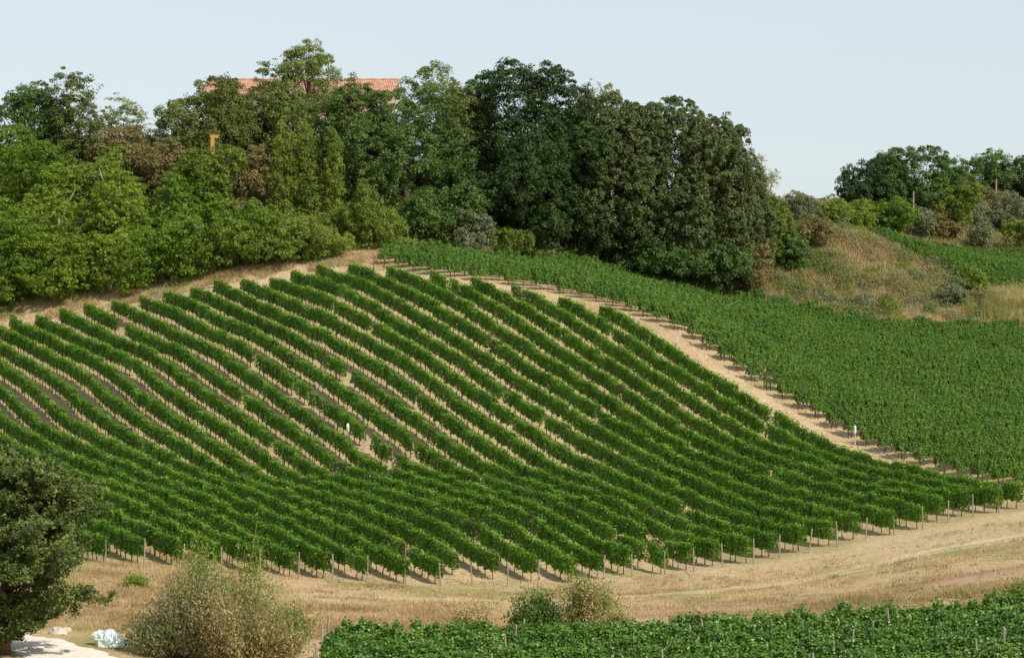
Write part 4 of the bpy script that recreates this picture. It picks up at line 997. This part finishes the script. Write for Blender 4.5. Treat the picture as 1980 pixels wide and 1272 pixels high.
ch = MB(); ch.box((-hx * 0.12, 1.2, hr + 0.2), (0.7, 0.6, 1.2)); ch.box((-hx * 0.12, 1.2, hr + 0.83), (0.9, 0.8, 0.08)); ch.build('chimney', M['plaster'], roof)

# ------------------------------------------------------------------ small things
def placed(name, label, cat, u, v=None, y=None):
    if y is None: x, y, z = ground_at(u, v)
    else: x = (u - 990.0) / FPX * y; z = h1(x, y)
    return thing(name, label, cat, (x, y, z))
# lamp post at the house drive
y = 282.5; o = placed('lamp_post', 'dark green lamp post standing between the grey tree and the house', 'lamp post', 311, y=y)
hgt = -(236 - HOR) / FPX * y - o.location.z
b = MB(); b.tube([(0,0,-0.2),(0,0,0.5),(0,0,0.55),(0,0,hgt-0.6)], [0.12,0.11,0.07,0.06], 8); b.build('pole', M['lamp'], o)
b = MB(); b.tube([(0,0,hgt-0.6),(0,0,hgt-0.52),(0,0,hgt-0.12),(0,0,hgt-0.1),(0,0,hgt)], [0.07,0.16,0.25,0.3,0.05], 6); b.build('lantern', M['lamp'], o)
# orange post in the shrubs
y = 277.0; o = placed('orange_post', 'bright orange post with a short crosspiece half hidden in the bank shrubs', 'post', 412, y=y)
hgt = -(261 - HOR) / FPX * y - o.location.z
b = MB(); b.box((-0.05, 0, hgt / 2 - 0.3), (0.45, 0.26, hgt)); b.build('upright', M['orange'], o)
b = MB(); b.box((0.15, 0, hgt - 0.2), (0.95, 0.3, 0.34)); b.build('crosspiece', M['orange'], o)
# white-topped marker post by the track
x, y = on_row(CTRACK - 0.8, 1653); o = thing('marker_post', 'pale marker post with a white cap beside the dirt track', 'marker post', (x, y, h1(x, y)))
b = MB(); b.tube([(0,0,-0.2),(0,0,1.15)], [0.07,0.06], 7); b.build('stake', M['post_pale'], o)
b = MB(); b.tube([(0,0,1.1),(0,0,1.16),(0,0,1.75),(0.02,0,1.82)], [0.09,0.13,0.12,0.05], 8); b.build('cap', M['white'], o)
# white sack on a post among the vines
x, y = on_row(row_c(14) - 0.75, 673); o = thing('sack_post', 'white plastic sack hung over a grey post in the middle of the vines', 'sack', (x, y, h1(x, y)))
b = MB(); b.tube([(0,0,-0.2),(0.02,0,1.9)], [0.05,0.045], 7); b.build('post', M['post'], o)
random.seed(3); b = MB(); b.tube([(0.0,-0.02,1.15),(0.03,-0.04,1.3),(0,-0.05,1.55),(-0.03,-0.02,1.85),(0.02,0,2.02)], [0.05,0.08,0.12,0.14,0.06], 9, wob=0.3); b.build('sack', M['white'], o, shade=True)
# fallen pale pole on the upper bend of the track
xa, ya, za = ground_at(1246, 604); xb, yb, zb_ = ground_at(1296, 610)
o = thing('fallen_pole', 'pale wooden pole lying on the bend of the dirt track', 'pole', (xa, ya, za))
b = MB(); b.tube([(0,0,0.08), ((xb-xa)/2, (yb-ya)/2, (zb_-za)/2+0.1), (xb-xa, yb-ya, zb_-za+0.08)], [0.09,0.085,0.07], 7, wob=0.1); b.build('pole', M['post_pale'], o)
b = MB(); b.tube([((xb-xa)*0.7, (yb-ya)*0.7, (zb_-za)*0.7+0.12), ((xb-xa)*0.78, (yb-ya)*0.7-0.3, (zb_-za)*0.7+0.45)], [0.04,0.025], 5); b.build('branch_stub', M['post_pale'], o)
# short stakes on the headland where a row end is missing
for k, (u, v, lab) in enumerate([(722, 522, 'left one of two short dark stakes on the headland at the top of the slope'), (742, 524, 'right one of two short dark stakes on the headland at the top of the slope')]):
    x, y, z = ground_at(u, v); o = thing('stake', lab, 'stake', (x, y, z))
    b = MB(); b.tube([(0,0,-0.2),(0.03,0,0.8),(0.02,0.02,1.35)], [0.05,0.045,0.035], 6, wob=0.1); b.build('shaft', M['vine_wood'], o)
    b = MB(); b.tube([(0.03,0,0.75),(0.25,0.05,1.15)], [0.025,0.012], 5); b.build('side_shoot', M['vine_wood'], o)
# pale poles on the right hill
for (u, y, vt, lab) in [(1766, 349, 372, 'pale wooden pole in front of the tallest right hill oak'), (1926, 372, 348, 'pale wooden pole below the skyline oak near the right edge')]:
    o = placed('wooden_pole', lab, 'pole', u, y=y); hgt = max(2.2, -(vt - HOR) / FPX * y - o.location.z)
    b = MB(); b.tube([(0,0,-0.3),(0,0,hgt*0.5),(0.03,0,hgt)], [0.17,0.15,0.12], 8, wob=0.05); b.build('shaft', M['bark_pale'], o)
    b = MB(); b.tube([(0.03,0,hgt-0.02),(0.03,0,hgt+0.08)], [0.14,0.05], 8); b.build('top', M['bark_pale'], o)
# ochre stake near the cypress
x, y, z = ground_at(256, 1212); o = thing('ochre_stake', 'thin ochre stake standing in the dry grass above the plastic heap', 'stake', (x, y, z))
hgt = (1212 - 1128) / FPX * y
b = MB(); b.tube([(0,0,-0.2),(0.02,0,hgt*0.5),(-0.02,0,hgt)], [0.055,0.045,0.03], 7, wob=0.1); b.build('shaft', M['orange_wood'], o)
b = MB(); b.tube([(-0.02,0,hgt*0.8),(-0.25,0,hgt*1.02)], [0.03,0.012], 5); b.tube([(-0.01,0,hgt*0.7),(0.2,0,hgt*0.92)], [0.025,0.01], 5); b.build('twig', M['orange_wood'], o)
# plastic-covered heap by the road
def lump(name, parent, c, s, mat, seed, n=14, m=8, flat=-0.1, crease=0.12):
    random.seed(seed); ph = [random.uniform(0, 6) for _ in range(6)]; vs, fs = [], []
    for i in range(m + 1):
        a = math.pi * i / m
        for k in range(n):
            t = 2 * math.pi * k / n
            w = 1 + crease * (math.sin(3 * t + ph[0] + 2 * a) + 0.7 * math.sin(5 * t + ph[1] - 3 * a) + 0.6 * math.sin(7 * a + ph[2])) + random.uniform(-0.05, 0.05)
            z = math.cos(a) * w
            vs.append((c[0] + s[0] * math.sin(a) * math.cos(t) * w, c[1] + s[1] * math.sin(a) * math.sin(t) * w, c[2] + s[2] * max(z, flat)))
    for i in range(m):
        for k in range(n):
            fs.append((i * n + k, (i + 1) * n + k, (i + 1) * n + (k + 1) % n, i * n + (k + 1) % n))
    return MB().add(vs, fs).build(name, M[mat], parent, shade=False)
x, y, z = ground_at(210, 1250); o = thing('covered_heap', 'heap wrapped in blueish white plastic at the roadside', 'heap', (x, y, z))
lump('sheet', o, (0, 0, 0.1), (0.7, 0.55, 0.75), 'bluewhite', 2); lump('sheet', o, (0.42, -0.25, 0.05), (0.42, 0.4, 0.62), 'bluewhite', 5)
lump('sheet', o, (-0.45, -0.1, 0.45), (0.42, 0.35, 0.42), 'bluewhite', 8)
x, y, z = ground_at(248, 1246); o = thing('rubble_pile', 'small pile of grey rubble right of the plastic covered heap', 'rubble')if False else thing('rubble_pile', 'small pile of grey rubble right of the plastic covered heap', 'rubble', (x, y, z))
for k, (dx, dy, dz, s) in enumerate([(-0.3,0,0.1,0.3),(0.15,0.1,0.1,0.34),(0.45,-0.1,0.08,0.25),(-0.05,-0.3,0.08,0.22),(0.05,0.1,0.42,0.24),(0.3,-0.4,0.06,0.2),(-0.5,-0.25,0.05,0.18)]):
    lump('stone', o, (dx, dy, dz), (s, s * 0.8, s * 0.7), 'rubble', 30 + k, 8, 5, -0.5)
for k, (u, v, s, lab) in enumerate([(112, 1226, 0.5, 'pale boulder at the edge of the road under the cypress'), (128, 1222, 0.35, 'smaller pale stone touching the boulder by the road')]):
    x, y, z = ground_at(u, v); o = lump('stone', None, (0, 0, 0.05), (s, s * 0.8, s * 0.65), 'stone', 50 + k, 10, 6, -0.5); o.location = (x, y, z); tag(o, lab, 'stone')
# white scrap glimpsed through the shrubs
x = (472 - 990) / FPX * 133.0; y = 133.0; o = lump('plastic_scrap', None, (0, 0, 0.1), (0.5, 0.3, 0.3), 'white', 71, 10, 6, -0.3); o.location = (x, y, h1(x, y) + 0.02)
tag(o, 'white plastic scrap glimpsed behind the big feathery shrubs', 'scrap')

# weeds along the dirt track and clods on the lane
tx = r5.uniform(180, 243, 5200); off = r5.normal(size=len(tx)) * 0.55 + r5.choice([1.3, 3.2, 5.6], len(tx))
Yt = tx; Xt = (C0 + off - Yt * NY) / NX
kk = (vnoise(Xt, Yt, 2.0, 71) > 0.42)
blades('track_weeds', Xt[kk], Yt[kk], 0.07 + 0.2 * vnoise(Xt[kk], Yt[kk], 1.5, 73) ** 2, 0.025, 'weed', 'sparse weeds along the edges and middle of the dirt track', 'weeds', per=4, seed=14)
def clods(name, X, Y, label, seed, smin=0.03, smax=0.10):
    r = np.random.default_rng(seed); n = len(X); s = r.uniform(smin, smax, n) ** 1.0; z = H(X, Y)
    O = np.array([(1,0,0),(0,1,0),(-1,0,0),(0,-1,0),(0,0,0.8)], float)
    V = (O[None] * s[:, None, None] * r.uniform(0.6, 1.4, (n, 5, 1)) + np.stack([X, Y, z - 0.01], 1)[:, None, :]).reshape(-1, 3)
    base = np.arange(n)[:, None, None] * 5; F = (np.array([(0,1,4),(1,2,4),(2,3,4),(3,0,4)])[None] + base).reshape(-1, 3)
    tag(link(name, np_mesh(name, V, F, M['clod'])), label, 'clods', kind='stuff')
M['clod'] = rough_mat('soil_clods', (0.30,0.19,0.11), (0.55,0.40,0.26), 1.5, 0.95)
X, Y = scatter(LANE, 9000); k = (rut_d := poly_dist(X, Y, lane)) < 2.5 + 4 * r5.random(len(X)); clods('lane_clods', X[k], Y[k], 'small clods and stones on the lane below the vines', 3)
X, Y = scatter(FLD, 7000); clods('field_clods', X, Y, 'small clods on the soil between the striped vine rows', 4)
kk = r5.random(len(Xt)) < 0.8; clods('track_clods', Xt[kk] + 0.3, Yt[kk], 'small clods and stones on the dirt track', 5)
